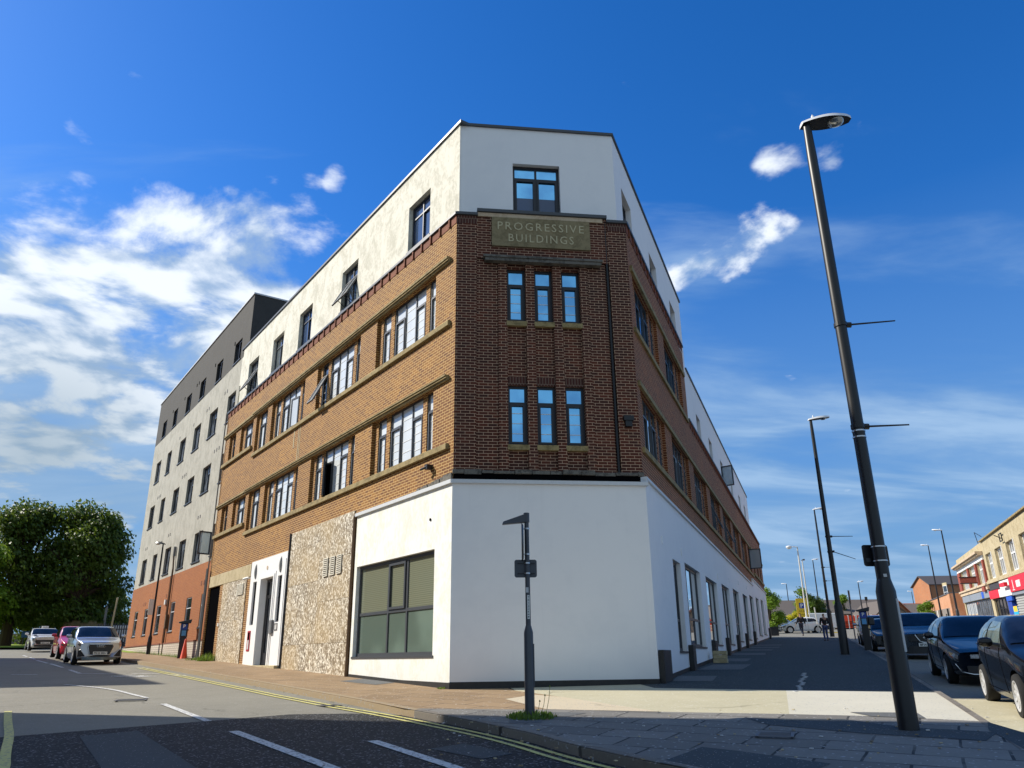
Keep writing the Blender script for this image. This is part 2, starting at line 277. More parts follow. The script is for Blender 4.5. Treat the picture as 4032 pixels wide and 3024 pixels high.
# ---------------------------------------------------------------- mesh helpers
UP=Vector((0,0,1))
class MB:
    def __init__(s): s.v=[];s.f=[];s.u=[];s.m=[]
    def face(s,pts,uvs=None,mi=0):
        i=len(s.v); s.v+= [Vector(p) for p in pts]; s.f.append(tuple(range(i,i+len(pts)))); s.m.append(mi)
        if uvs is None:
            a=pts[1]-pts[0]; n=a.cross(pts[2]-pts[0])
            if n.length<1e-9: uvs=[(0,0)]*len(pts)
            else:
                n.normalize()
                if abs(n.z)>.8: uvs=[(p.x,p.y) for p in pts]
                else:
                    t=UP.cross(n).normalized(); uvs=[(p.dot(t),p.z) for p in pts]
        s.u.append(uvs)
    def hexa(s,P,mi=0,top=None):   # P: 8 points, 0-3 bottom loop, 4-7 top loop
        for q,k in (((3,2,1,0),0),((4,5,6,7),1),((0,1,5,4),0),((1,2,6,5),0),((2,3,7,6),0),((3,0,4,7),0)):
            s.face([P[i] for i in q],None,mi if not(k and top is not None) else top)
    def box(s,fr,a0,a1,b0,b1,z0,z1,mi=0):
        s.hexa([fr(a0,b0,z0),fr(a1,b0,z0),fr(a1,b1,z0),fr(a0,b1,z0),fr(a0,b0,z1),fr(a1,b0,z1),fr(a1,b1,z1),fr(a0,b1,z1)],mi)
    def prism(s,poly,z0,z1,mi=0,top=None):
        n=len(poly); b=[Vector((p[0],p[1],z0)) for p in poly]; t=[Vector((p[0],p[1],z1)) for p in poly]
        for i in range(n):
            j=(i+1)%n; s.face([b[i],b[j],t[j],t[i]],None,mi)
        s.face(t,None,mi if top is None else top); s.face(b[::-1],None,mi)
    def tube(s,p,r,n=12,mi=0,caps=True):   # p: list of points, r: radius or list
        p=[Vector(q) for q in p]; r=r if isinstance(r,(list,tuple)) else [r]*len(p)
        rings=[]
        for i,q in enumerate(p):
            d=(p[min(i+1,len(p)-1)]-p[max(i-1,0)]).normalized()
            a=d.cross(Vector((1,0,0)) if abs(d.x)<.8 else Vector((0,1,0))).normalized(); b=d.cross(a)
            rings.append([q+(a*math.cos(2*math.pi*k/n)+b*math.sin(2*math.pi*k/n))*r[i] for k in range(n)])
        for i in range(len(p)-1):
            for k in range(n):
                l=(k+1)%n; s.face([rings[i][k],rings[i+1][k],rings[i+1][l],rings[i][l]],None,mi)
        if caps: s.face(rings[0],None,mi); s.face(rings[-1][::-1],None,mi)
    def lathe(s,c,ax,prof,n=16,mi=0):   # prof: (radius, offset along ax)
        ax=Vector(ax).normalized(); c=Vector(c)
        s.tubeprof([c+ax*o for _,o in prof],[q for q,_ in prof],ax,n,mi)
    def tubeprof(s,p,r,d,n,mi):
        a=d.cross(Vector((1,0,0)) if abs(d.x)<.8 else Vector((0,1,0))).normalized(); b=d.cross(a)
        R_=[[q+(a*math.cos(2*math.pi*k/n)+b*math.sin(2*math.pi*k/n))*max(rr,1e-4) for k in range(n)] for q,rr in zip(p,r)]
        for i in range(len(p)-1):
            for k in range(n):
                l=(k+1)%n; s.face([R_[i][k],R_[i+1][k],R_[i+1][l],R_[i][l]],None,mi)
        s.face(R_[0],None,mi); s.face(R_[-1][::-1],None,mi)
    def build(s,name,mats,parent=None,smooth=False,merge=False,bevel=0):
        me=bpy.data.meshes.new(name); o=bpy.data.objects.new(name,me); col.objects.link(o)
        off=Vector((0,0,0))
        if parent is not None:
            o.parent=parent; off=wloc(parent)
        me.from_pydata([v-off for v in s.v],[],s.f)
        uv=me.uv_layers.new(name='UVMap')
        k=0
        for q in s.u:
            for c in q: uv.data[k].uv=c; k+=1
        if isinstance(mats,str): mats=[mats]
        for q in mats: me.materials.append(MATS[q])
        for p,i in zip(me.polygons,s.m): p.material_index=i; p.use_smooth=bool(smooth)
        if merge or smooth:
            bm=bmesh.new(); bm.from_mesh(me); bmesh.ops.remove_doubles(bm,verts=bm.verts,dist=1e-4)
            bmesh.ops.recalc_face_normals(bm,faces=bm.faces); bm.to_mesh(me); bm.free()
        else:
            bm=bmesh.new(); bm.from_mesh(me); bmesh.ops.remove_doubles(bm,verts=bm.verts,dist=1e-4); bmesh.ops.recalc_face_normals(bm,faces=bm.faces); bm.to_mesh(me); bm.free()
        if smooth:
            me.set_sharp_from_angle(angle=R(38))
        if bevel:
            b=o.modifiers.new('bevel','BEVEL'); b.width=bevel; b.segments=2; b.limit_method='ANGLE'; b.angle_limit=R(40)
        return o
def wloc(o):
    v=Vector(o.location)
    while o.parent is not None: o=o.parent; v+=Vector(o.location)
    return v
def tag(o,label=None,cat=None,group=None,kind=None):
    if label: o['label']=label
    if cat: o['category']=cat
    if group: o['group']=group
    if kind: o['kind']=kind
    return o
def thing(name,label,cat,loc=(0,0,0),group=None,rz=0):
    o=bpy.data.objects.new(name,None); col.objects.link(o); o.empty_display_size=.2
    o.location=loc; o.rotation_euler=(0,0,rz); return tag(o,label,cat,group)
def copy_tree(o,parent=None,loc=None,rz=None,label=None):
    c=o.copy(); col.objects.link(c); c.parent=parent
    if loc is not None: c.location=loc
    if rz is not None: c.rotation_euler=(0,0,rz)
    if label: c['label']=label
    for ch in o.children: copy_tree(ch,c)
    return c
def text_faces(mb,s,fr,a,z,h,d=.004,thick=.004,align='CENTER',width=None,mi=0,bold=0,space=1.0):
    cu=bpy.data.curves.new('t','FONT'); cu.body=s; cu.size=1; cu.align_x=align; cu.extrude=0; cu.offset=bold; cu.resolution_u=2; cu.space_character=space
    o=bpy.data.objects.new('t',cu); col.objects.link(o)
    bpy.context.view_layer.update()
    me=o.evaluated_get(bpy.context.evaluated_depsgraph_get()).to_mesh()
    xs=[v.co.x for v in me.vertices] or [0,1]; ys=[v.co.y for v in me.vertices] or [0,1]
    sc=h/max(1e-6,(max(ys)-min(ys))); sx=sc
    if width: sx=width/max(1e-6,(max(xs)-min(xs)))
    x0=(max(xs)+min(xs))/2 if align=='CENTER' else min(xs)
    bm=bmesh.new(); bm.from_mesh(me)
    r=bmesh.ops.extrude_face_region(bm,geom=list(bm.faces)); 
    for v in r['geom']:
        if isinstance(v,bmesh.types.BMVert): v.co.z+=1
    for f in bm.faces:
        P=[fr(a+(v.co.x-x0)*sx, d+(thick if v.co.z>.5 else 0), z+(v.co.y-min(ys))*sc) for v in f.verts]
        mb.face(P,None,mi)
    bm.free(); o.evaluated_get(bpy.context.evaluated_depsgraph_get()).to_mesh_clear()
    bpy.data.objects.remove(o); bpy.data.curves.remove(cu)
# wall plane with rectangular openings; ops: (a0,a1,z0,z1)
def gwall(mb,fr,a0,a1,z0,z1,ops=(),d=0.,rev=.1,mi=0,rmi=None,uo=(0,0)):
    rmi=mi if rmi is None else rmi
    A=sorted(set([a0,a1]+[x for o in ops for x in o[:2] if a0<x<a1])); Z=sorted(set([z0,z1]+[x for o in ops for x in o[2:4] if z0<x<z1]))
    for i in range(len(A)-1):
        for j in range(len(Z)-1):
            ca=(A[i]+A[i+1])/2; cz=(Z[j]+Z[j+1])/2
            if any(o[0]<ca<o[1] and o[2]<cz<o[3] for o in ops): continue
            mb.face([fr(A[i],d,Z[j]),fr(A[i+1],d,Z[j]),fr(A[i+1],d,Z[j+1]),fr(A[i],d,Z[j+1])],[(A[i]+uo[0],Z[j]+uo[1]),(A[i+1]+uo[0],Z[j]+uo[1]),(A[i+1]+uo[0],Z[j+1]+uo[1]),(A[i]+uo[0],Z[j+1]+uo[1])],mi)
    for o in ops:
        p,q,r,t=o[:4]; D=d-(o[4] if len(o)>4 else rev)
        for (x0,y0),(x1,y1) in (((p,r),(q,r)),((q,r),(q,t)),((q,t),(p,t)),((p,t),(p,r))):
            vert=(x0==x1)
            uv=[(d,y0),(D,y0),(D,y1),(d,y1)] if vert else [(x0,d),(x0,D),(x1,D),(x1,d)]
            mb.face([fr(x0,d,y0),fr(x0,D,y0),fr(x1,D,y1),fr(x1,d,y1)],uv,rmi)
def bars(mb,fr,a0,a1,z0,z1,d0,d1,t,mi=0):
    mb.box(fr,a0,a0+t,d0,d1,z0,z1,mi); mb.box(fr,a1-t,a1,d0,d1,z0,z1,mi)
    mb.box(fr,a0+t,a1-t,d0,d1,z0,z0+t,mi); mb.box(fr,a0+t,a1-t,d0,d1,z1-t,z1,mi)
# casement window. mull: fractions of mullions; tr: transom height fraction; lights given a transom/opener; glaz: number of fine bars
def window(parent,fr,a0,a1,z0,z1,d,mull=(),tr=.70,trl=None,op=(),glaz=0,fm='frame_grey',pm='glass_blind',sill=None,t=.055,openl=None,label=None,pm2=None,top_pm=None,sillm='frame_grey',sd=.10):
    f=MB(); D0=d-.035; D1=d+.035
    bars(f,fr,a0,a1,z0,z1,D0,D1,t)
    xs=[a0]+[a0+(a1-a0)*q for q in mull]+[a1]
    for q in xs[1:-1]: f.box(fr,q-t*.42,q+t*.42,D0,D1-.002,z0+t,z1-t)
    zt=z0+(z1-z0)*tr
    trl=range(len(xs)-1) if trl is None else trl
    for k in range(len(xs)-1):
        l=xs[k]+(t if k==0 else t*.42); r=xs[k+1]-(t if k==len(xs)-2 else t*.42)
        hastr=k in trl
        if hastr: f.box(fr,l,r,D0,D1-.004,zt-t*.45,zt+t*.45)
        if k in op:
            zz1=(zt-t*.45) if hastr else z1-t
            bars(f,fr,l,r,z0+t,zz1,D1-.02,D1+.022,t*.75)
    w_=f.build('window',fm,parent,bevel=0)
    if label: w_['label']=label
    p=MB(); p.box(fr,a0+t*.5,a1-t*.5,d-.012,d+.004,z0+t*.5,z1-t*.5,0)
    if glaz:
        for k in range(len(xs)-1):
            l=xs[k]+t; r=xs[k+1]-t; ztop=zt if k in trl else z1-t
            for j in range(1,glaz+1):
                zz=z0+t+(ztop-z0-t)*j/(glaz+1); p.box(fr,l,r,d+.004,d+.012,zz-.009,zz+.009,1)
    p.build('pane',[pm,'lamp_shell'] if glaz else pm,w_)
    if pm2:      # a blind drawn down part of the way
        q=MB(); q.box(fr,a0+t*.6,a1-t*.6,d+.0045,d+.006,z0+(z1-z0)*pm2[1],z1-t*.6,0); q.build('blind',pm2[0],w_)
    if sill:
        s_=MB(); s_.box(fr,a0-.04,a1+.04,d+.02,sill,z0-.05,z0+.002); s_.build('sill',sillm,w_)
    return w_
def sash(parent,fr,a0,a1,z0,z1,d,mode,ang,fm='frame_grey',pm='glass_blind',t=.06):
    # opened sash: mode 'top' hinged at the head, 'left'/'right' hinged at a1/a0
    c,s_=math.cos(R(ang)),math.sin(R(ang))
    class F2:
        pass
    def g2(a,b,z):
        if mode=='top': h=z1-z; return fr(a,d+h*s_+b*c,z1-h*c+b*s_)
        if mode=='a0': h=a-a0; return fr(a0+h*c-b*s_,d+h*s_+b*c,z)
        h=a1-a; return fr(a1-h*c+b*s_,d+h*s_+b*c,z)
    f=MB(); bars(f,g2,a0,a1,z0,z1,-.025,.025,t); o=f.build('open_sash',fm,parent)
    p=MB(); p.box(g2,a0+t*.6,a1-t*.6,-.008,.008,z0+t*.6,z1-t*.6); p.build('pane',pm,o)
    if mode=='top':
        for a in (a0+.05,a1-.05):
            q=MB(); q.tube([fr(a,d-.03,z0+.12*(z1-z0)),g2(a,0,z0+.3*(z1-z0))],.012,6); q.build('stay',fm,o)
    return o

# ================================================================ THE CORNER BUILDING
bA=thing('corner_building','wedge shaped corner building with brick middle floors and white rendered ground and top storeys','building',A0+Vector((0,0,g(A0.x,A0.y))))
# ---- left face
HEADS=((6.50,8.13,8.13,8.27),(9.76,11.42,11.44,11.60))
left_bays=[1.05,5.90,10.77]
bw=MB()   # buff brick, left
ops=[]
for zs,zh,_,_ in HEADS:
    for b in left_bays: ops.append((b,b+3.66,zs,zh,.10))
    ops.append((14.97,16.46,zs,zh,.10)); ops.append((16.88,18.66,zs+.42,zh,.10)); ops.append((19.42,20.42,zs+.42,zh,.10))
ops+= [(.70,5.14,1.60,4.05,.2),(19.25,20.98,.6,4.62,.07),(10.82,14.82,.6,5.12,.05)]
gwall(bw,FL,0,21.2,.6,12.50,ops,0,.10)
for zs,zh,_,_ in HEADS:
    for b in left_bays:
        gwall(bw,FL,b,b+3.66,zs,zh,[(b,b+.5,zs,zh),(b+.72,b+2.64,zs,zh),(b+2.88,b+3.40,zs,zh)],-.10,.12)
    gwall(bw,FL,14.97,16.46,zs,zh,[(14.97,16.18,zs,zh)],-.10,.12)
    gwall(bw,FL,16.88,18.66,zs+.42,zh,[(16.88,18.24,zs+.42,zh)],-.10,.12)
    gwall(bw,FL,19.42,20.42,zs+.42,zh,[(19.5,20.15,zs+.42,zh)],-.10,.12)
gwall(bw,Fr(FL(21.2,0,0),-nL,dL),0,.3,.6,12.5,(),0)
bw.build('brick_wall',['brick_buff'],bA)
hd=MB(); gwall(hd,FL,0,21.2,12.50,12.745,(),.012); hd.face([FL(0,0,12.5),FL(21.2,0,12.5),FL(21.2,.012,12.5),FL(0,.012,12.5)])
for k in range(int(21.2/.52)):    # projecting header bricks of the soldier course
    hd.box(FL,.3+k*.52,.36+k*.52,.012,.05,12.50,12.745)
hd.build('soldier_course','brick_header',bA)
for i,(zs,zh,h0,h1) in enumerate(HEADS):
    h=MB(); h.box(FL,.27,16.8,0,.06,h0,h0+.05); h.box(FL,.27,16.8,0,.10,h0+.05,h0+.10); h.box(FL,.27,16.8,0,.125,h0+.10,h1)
    h.box(FL,16.8,21.2,0,.06,h0-.0,h0+.06); h.box(FL,16.8,21.2,0,.10,h0+.06,h1-.01)
    h.build('window_hood','stone_sill',bA,bevel=.006)
    h=MB(); h.box(FL,.24,16.5,0,.085,zs-.15,zs-.02); h.box(FL,.24,16.5,0,.07,zs-.02,zs)
    h.box(FL,16.72,21.2,0,.10,zs+.28,zs+.42)
    for b in left_bays: h.box(FL,b,b+3.66,-.20,0,zs-.10,zs)
    h.build('sill_course','stone_sill',bA,bevel=.006)
DW=-.165
for i,(zs,zh,_,_) in enumerate(HEADS):
    for k,b in enumerate(left_bays):
        opn=(i==1 and k==1)
        window(bA,FL,b+.0,b+.5,zs,zh,DW,(),.70,op=(0,),glaz=3,pm='glass_blind')
        window(bA,FL,b+.72,b+2.64,zs,zh,DW,(.335,.665),.72,trl=(0,2),op=(0,2),glaz=4,pm='glass_blind' )
        window(bA,FL,b+2.88,b+3.40,zs,zh,DW,(),.70,op=(0,),glaz=3,pm='glass_room' if opn else 'glass_blind')
    window(bA,FL,14.97,16.18,zs,zh,DW,(.5,),.70,op=(1,),pm='glass_blind')
    window(bA,FL,16.88,18.24,zs+.42,zh,DW,(.5,),.62,op=(1,),pm='glass_blind')
    window(bA,FL,19.5,20.15,zs+.42,zh,DW,(),.62,op=(0,),pm='glass_room')
sash(bA,FL,8.78,9.30,9.80,10.95,DW+.06,'top',26,pm='glass_clear')
sash(bA,FL,11.55,12.12,9.80,10.95,DW+.06,'a0',10)
sash(bA,FL,7.90,8.52,6.55,7.78,DW+.05,'b',24,pm='glass_dark')
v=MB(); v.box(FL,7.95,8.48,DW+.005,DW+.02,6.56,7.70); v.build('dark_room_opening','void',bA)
# ---- chamfer face (dark brick)
cw=MB()
colx=[(1.33,1.82),(2.05,2.54),(2.77,3.27)]
op1=[(a,b,9.72,11.26) for a,b in colx]+[(a,b,6.45,8.0) for a,b in colx]
gwall(cw,FC,.52,4.09,5.70,11.5,op1,-.11,.14)
cw.box(FC,0,.54,-.25,0,5.55,12.74); cw.box(FC,4.09,4.61,-.25,0,5.55,12.74)
cw.box(FC,.54,1.10,-.12,-.065,5.8,11.5); cw.box(FC,1.10,1.33,-.12,-.02,5.8,11.5); cw.box(FC,1.82,2.05,-.12,-.02,5.8,11.5); cw.box(FC,2.54,2.77,-.12,-.02,5.8,11.5); cw.box(FC,3.27,3.48,-.12,-.02,5.8,11.5); cw.box(FC,3.48,3.98,-.12,-.065,5.8,11.5)
gwall(cw,FC,.54,4.09,11.5,12.90,(),-.03)
cw.build('front_brick_wall','brick_dark',bA)
cs=MB()
cs=None
for a,b in colx:
    cs=MB(); cs.box(FC,a,b,-.12,-.104,8.0,8.23); cs.build('brick_lintel','brick_header_dark',bA)
for a,b in ((0,.54),(4.09,4.61)): cs=MB(); cs.box(FC,a,b,0,.008,12.5,12.74); cs.build('soldier_course','brick_header_dark',bA)
gp_=MB(); gp_.box(FC,3.985,4.088,-.20,-.112,5.8,12.7); gp_.build('drain_recess','void',bA)
dp=MB(); dp.tube([FC(4.04,-.06,5.6),FC(4.04,-.06,12.75)],.035,8); dp.build('drainpipe','pole_dark',bA)
hh=MB(); hh.box(FC,.74,3.84,-.03,.14,11.36,11.45); hh.box(FC,.70,3.88,-.03,.17,11.45,11.52); hh.build('window_hood','stone_dirty',bA,bevel=.01)
for a,b in colx:
    for z0,z1 in ((9.72,11.26),(6.45,8.0)):
        w_=window(bA,FC,a,b,z0,z1,-.215,(),.71,op=(0,),glaz=3,fm='frame_black',pm='glass_sky_blue',t=.062)
        s_=MB(); s_.box(FC,a-.02,b+.02,-.2,.0,z0-.13,z0-.005); s_.build('sill','stone_sill',w_)
ss=MB(); ss.box(FC,.93,3.60,-.03,.03,11.86,12.74); st=ss.build('name_stone','stone_sign',bA,bevel=.012)
tx=MB(); text_faces(tx,'PROGRESSIVE',FC,2.26,12.355,.235,.03,.012,width=2.34,space=1.25); text_faces(tx,'BUILDINGS',FC,2.26,12.00,.235,.03,.012,width=1.76,space=1.25); tx.build('lettering','letter_pale',st)
rb=MB(); rb.box(FC,.56,3.97,-.03,.006,12.745,12.86); rb.build('weathered_course','terracotta_pale',bA)
# broken dark ledge above the shop front
lg=MB(); rnd=random.Random(3)
x=-.02
while x<4.6:
    wd=rnd.uniform(.18,.55); lg.box(FC,x,min(4.63,x+wd),-.2,.03+rnd.uniform(0,.07),5.70+rnd.uniform(-.01,.02),5.79+rnd.uniform(-.02,.03)); x+=wd+.01
lg.build('broken_ledge','stone_dirty',bA,bevel=.01)
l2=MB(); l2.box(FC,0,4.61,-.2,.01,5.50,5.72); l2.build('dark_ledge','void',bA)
l3=MB(); x=.02
for k in range(9):
    wd=rnd.uniform(.12,.22); l3.box(FL,x,x+wd,-.05,.02+rnd.uniform(0,.03),5.56,5.62+.12*(1-k/9)*rnd.uniform(.6,1)); x+=wd
l3.build('broken_ledge','stone_dirty',bA)
# ---- right face
rw=MB(); rb_=[.45+4.68*k for k in range(7)]
rops=[]
for b in rb_: rops.append((b,b+3.5,6.50,8.13,.10))
rops+=[(33.3,35.2,6.5,8.1,.2),(37.0,38.4,6.7,8.1,.2),(40.4,41.8,6.7,8.1,.2),(43.4,44.6,6.7,8.1,.2)]
gwall(rw,FR,0,46.7,5.4,9.60,rops,0,.10)
for b in rb_: gwall(rw,FR,b,b+3.5,6.50,8.13,[(b,b+.45,6.5,8.13),(b+.70,b+2.55,6.5,8.13),(b+2.8,b+3.27,6.5,8.13)],-.10,.12)
rops=[(b,b+3.5,9.76,11.42,.10) for b in rb_[:2]]
gwall(rw,FR,0,9.65,9.60,12.50,rops,0,.10)
for b in rb_[:2]: gwall(rw,FR,b,b+3.5,9.76,11.42,[(b,b+.45,9.76,11.42),(b+.70,b+2.55,9.76,11.42),(b+2.8,b+3.27,9.76,11.42)],-.10,.12)
rw.box(FR,9.5,9.65,-.35,-.001,9.6,12.5)
rw.box(FR,46.5,46.7,-8,-.001,5.4,9.8)
rw.build('brick_wall','brick_right',bA)
hd=MB(); gwall(hd,FR,0,9.65,12.50,12.745,(),.012); gwall(hd,FR,9.65,46.7,9.60,9.84,(),.012)
for k in range(18): hd.box(FR,.3+k*.52,.36+k*.52,.012,.05,12.50,12.745)
for k in range(70): hd.box(FR,9.9+k*.52,9.96+k*.52,.012,.05,9.60,9.84)
hd.build('soldier_course','brick_header',bA)
h=MB(); h.box(FR,.2,34.5,0,.07,8.13,8.27); h.box(FR,.2,9.3,0,.07,11.42,11.58); h.box(FR,34.9,46.5,0,.1,8.13,8.25); h.build('window_hood','stone_sill',bA)
h=MB(); h.box(FR,.2,36.0,0,.07,6.36,6.50); h.box(FR,.2,9.3,0,.07,9.62,9.76); h.box(FR,36.4,46,0,.1,6.55,6.7); h.build('sill_course','stone_sill',bA)
for b in rb_:
    for z0,z1 in ((6.5,8.13),(9.76,11.42)):
        if z0>9 and b>6: continue
        window(bA,FR,b,b+.45,z0,z1,-.17,(),.7,op=(0,),pm='glass_room')
        window(bA,FR,b+.70,b+2.55,z0,z1,-.17,(.34,.66),.72,trl=(0,2),op=(0,2),pm='glass_mirror' if z0<9 else 'glass_sky_blue')
        window(bA,FR,b+2.8,b+3.27,z0,z1,-.17,(),.7,op=(0,),pm='glass_mirror' if b<6 else 'glass_room')
for a,b in ((33.3,35.2),(37.0,38.4),(40.4,41.8),(43.4,44.6)): window(bA,FR,a,b,6.5 if a<34 else 6.7,8.1,-.17,(.5,),.7,op=(1,),pm='glass_room')
sash(bA,FR,33.4,34.15,6.75,8.0,-.02,'b',80,pm='glass_clear')
sash(bA,FR,14.95,15.5,6.55,7.65,-.1,'top',22,pm='glass_mirror'); sash(bA,FR,19.6,20.1,6.55,7.65,-.1,'top',22,pm='glass_mirror')
# ---- coping on the brick parapets
cp=MB(); cp.box(FL,-.03,21.25,-.20,.06,12.745,12.83); cp.box(FC,-.02,.56,-.25,.06,12.745,12.83); cp.box(FC,4.07,4.64,-.25,.06,12.745,12.83); cp.box(FC,.54,4.09,-.25,.05,12.87,12.97); cp.box(FR,-.02,9.67,-.25,.06,12.747,12.833); cp.box(FR,9.66,46.75,-.25,.06,9.84,9.92)
cp.build('parapet_coping','coping',bA,bevel=.01)
# ---- white top storey
UW=[(1.69,3.03),(6.74,8.10),(10.94,12.32),(14.14,15.50),(17.45,18.92)]
FLu=Fr(A0-nL*.10,dL,nL)
up=MB()
gwall(up,FLu,0.05,20.25,12.6,15.74,[(a,b,13.02,14.58,.22) for a,b in UW]+[(20.05,20.2502,12.0,13.9,.2)],0,.2)
oC=A0-nC*.16
FCu=Fr(oC,dC,nC)
# corner points of the top storey
def isect(p,d,q,e):
    t=((q.x-p.x)*e.y-(q.y-p.y)*e.x)/(d.x*e.y-d.y*e.x); return p+d*t
RU0=B0-nR*.235
a_=isect(oC,dC,A0-nL*.10,dL); b_=isect(oC,dC,RU0,dR)
sa=(a_-oC).dot(dC); sb=(b_-oC).dot(dC)
up2=MB(); gwall(up2,FCu,sa,sb,12.6,15.74,[(1.54,2.86,13.02,14.60,.22)],0,.2)
FRu=Fr(b_,dR,nR)
RW=[(.9,2.2),(5.0,6.3),(9.0,10.3)]
gwall(up2,FRu,0,11.9,12.2,15.74,[(a,b,13.02,14.58,.25) for a,b in RW],0,.2)
RW2=[(14.2,15.5),(18.4,19.7),(23.2,24.5),(28.3,29.6),(33.5,34.8),(37.4,38.7)]
gwall(up2,FRu,9.9,41.5,9.5,12.2,[(a,b,9.95,11.48,.25) for a,b in RW2],0,.2)
gwall(up2,FRu,11.9,41.5,12.2,12.72,(),0,.2)
up2.box(FRu,11.6,11.9,-8,-.001,12.2,15.74); up2.box(FRu,41.3,41.5,-8,-.001,9.5,12.72)
up.build('upper_render_wall','render_upper',bA); up2.build('upper_render_wall','render_smooth',bA)
def prz(z,poly):   # helper for roofs
    return [(p.x,p.y) for p in poly]
rf=MB(); q=prz(0,[FLu(.3,-.3,0),FCu(sb-.3,-.35,0),FRu(11.6,-.4,0),FRu(11.6,-8,0),FLu(19.9,-7,0),FLu(19.9,-.4,0)])
rf.prism(q,2,15.70,1,0)
q=prz(0,[FRu(11.6,-.4,0),FRu(41.3,-.4,0),FRu(41.3,-12,0),FRu(11.6,-8,0)]); rf.prism(q,2,12.66,1,0)
q=prz(0,[FR(41.5,-.5,0),FR(46.5,-.5,0),FR(46.5,-12,0),FR(41.5,-12,0)]); rf.prism(q,2,9.75,1,0)
rf.build('roof',['lead','void'],bA)
ec=MB(); ec.box(FLu,-.05,20.28,-.3,.05,15.74,15.82); ec.box(FCu,sa-.0,sb+.0,-.3,.05,15.742,15.822); ec.box(FRu,-.04,11.95,-.3,.05,15.744,15.824); ec.box(FRu,11.95,41.55,-.3,.05,12.72,12.80)
ec.build('roof_edge_trim','coping',bA)
for k,(a,b) in enumerate(UW):
    o_=k in (1,4)
    w_=window(bA,FLu,a,b,13.02,14.58,-.17,(.5,),.72,op=(0,) if not o_ else (),pm='glass_room' if o_ else 'glass_navy',sill=.04,pm2=('glass_mirror',.0) if k==3 else None)
    if o_: 
        sash(bA,FLu,a+.06,(a+b)/2-.02,13.08,14.08,-.12,'top',27,pm='glass_clear'); sash(bA,FLu,(a+b)/2+.02,b-.06,13.08,14.08,-.12,'top',27,pm='glass_clear')
window(bA,FCu,1.54,2.86,13.02,14.60,-.17,(.5,),.74,op=(0,1),fm='frame_black',pm='glass_navy',sill=.04,pm2=('glass_sky_blue',.36),t=.07)
for a,b in RW: window(bA,FRu,a,b,13.02,14.58,-.2,(.5,),.72,op=(0,),pm='glass_dark',sill=.04)
for a,b in RW2: window(bA,FRu,a,b,9.95,11.48,-.2,(.5,),.72,op=(0,),pm='glass_dark',sill=.04)
sash(bA,FRu,23.3,23.95,10.15,11.25,-.05,'b',70,pm='glass_clear')
# ---- white rendered ground floor
PD=.05
gl=MB(); aw=(.72,5.12,1.66,4.03,.16)
zA=g(A0.x,A0.y)
gwall(gl,FL,-.055,5.28,1.10,5.46,[aw],PD,.16); gl.face([FL(5.28,0,.8),FL(5.28,PD,.8),FL(5.28,PD,5.46),FL(5.28,0,5.46)]); gl.face([FL(-.05,0,5.46),FL(5.28,0,5.46),FL(5.28,PD,5.46),FL(-.05,PD,5.46)])
gl.build('ground_floor_render','render_white',bA)
gr=MB(); gwall(gr,FC,-.03,4.645,1.10,5.46,(),PD)
GW=[(3.15,4.45),(5.27,8.55),(9.98,13.3),(15.0,18.0),(19.7,22.6),(24.9,27.8),(29.5,32.4),(34.6,37.4),(39.5,42.2)]
gz=[(1.70,4.08),(1.84,4.20),(1.95,4.22),(2.02,4.35),(2.2,4.50),(2.35,4.62),(2.5,4.85),(2.75,5.05),(2.9,5.22)]
gwall(gr,FR,-.03,46.75,1.10,5.62,[(a,b,z0,z1,.17) for (a,b),(z0,z1) in zip(GW,gz)],PD,.17)
gwall(gr,FR,33.2,46.75,5.62,6.02,(),PD); gr.face([FR(33.2,0,5.62),FR(33.2,PD,5.62),FR(33.2,PD,6.02),FR(33.2,0,6.02)])
gr.face([FR(46.75,PD,1),FR(46.75,-3,1),FR(46.75,-3,6.02),FR(46.75,PD,6.02)])
gr.build('ground_floor_render','render_smooth',bA)
cc=MB(); cc.box(FL,-.08,5.32,-.05,.11,5.46,5.55); cc.box(FC,-.07,4.70,-.05,.11,5.462,5.552); cc.box(FR,-.05,33.2,-.05,.11,5.62,5.69); cc.box(FR,33.15,46.8,-.05,.11,6.02,6.09); cc.box(FR,-.05,.1,-.05,.10,5.48,5.618)
cc.build('capping_strip','coping_light',bA)
pl=MB()
def slopestrip(mb,fr,a0,a1,d0,d1,top,n=12,mi=0,under=-.3):
    for i in range(n):
        x0=a0+(a1-a0)*i/n; x1=a0+(a1-a0)*(i+1)/n
        p0=fr(x0,0,0); p1=fr(x1,0,0)
        t0=top(x0,p0); t1=top(x1,p1); b0=g(p0.x,p0.y)+under; b1=g(p1.x,p1.y)+under
        mb.hexa([fr(x0,d0,b0),fr(x1,d0,b1),fr(x1,d1,b1),fr(x0,d1,b0),fr(x0,d0,t0),fr(x1,d0,t1),fr(x1,d1,t1),fr(x0,d1,t0)],mi)
slopestrip(pl,FL,-.06,5.3,0,.058,lambda a,p:max(1.10+.01*a,g(p.x,p.y)+.07))
slopestrip(pl,FC,-.035,4.66,0,.058,lambda a,p:max(1.11,g(p.x,p.y)+.08))
slopestrip(pl,FR,-.035,46.76,0,.058,lambda a,p:g(p.x,p.y)+.10,30)
pl.build('black_plinth','black_paint',bA)
for a,b,h in [(.05,1.0,1.72),(4.62,5.12,1.87),(9.9,10.55,2.06),(14.45,15.0,2.23),(19.0,19.55,2.43),(23.7,24.25,2.6),(29.2,29.8,2.83),(44.9,45.5,3.45)]:
    p0=FR(a,0,0); q=MB(); q.box(FR,a,b,.058 if a>.1 else .06,.19,g(p0.x,p0.y)-.2,h); q.build('black_upstand','black_paint',bA,bevel=.01)
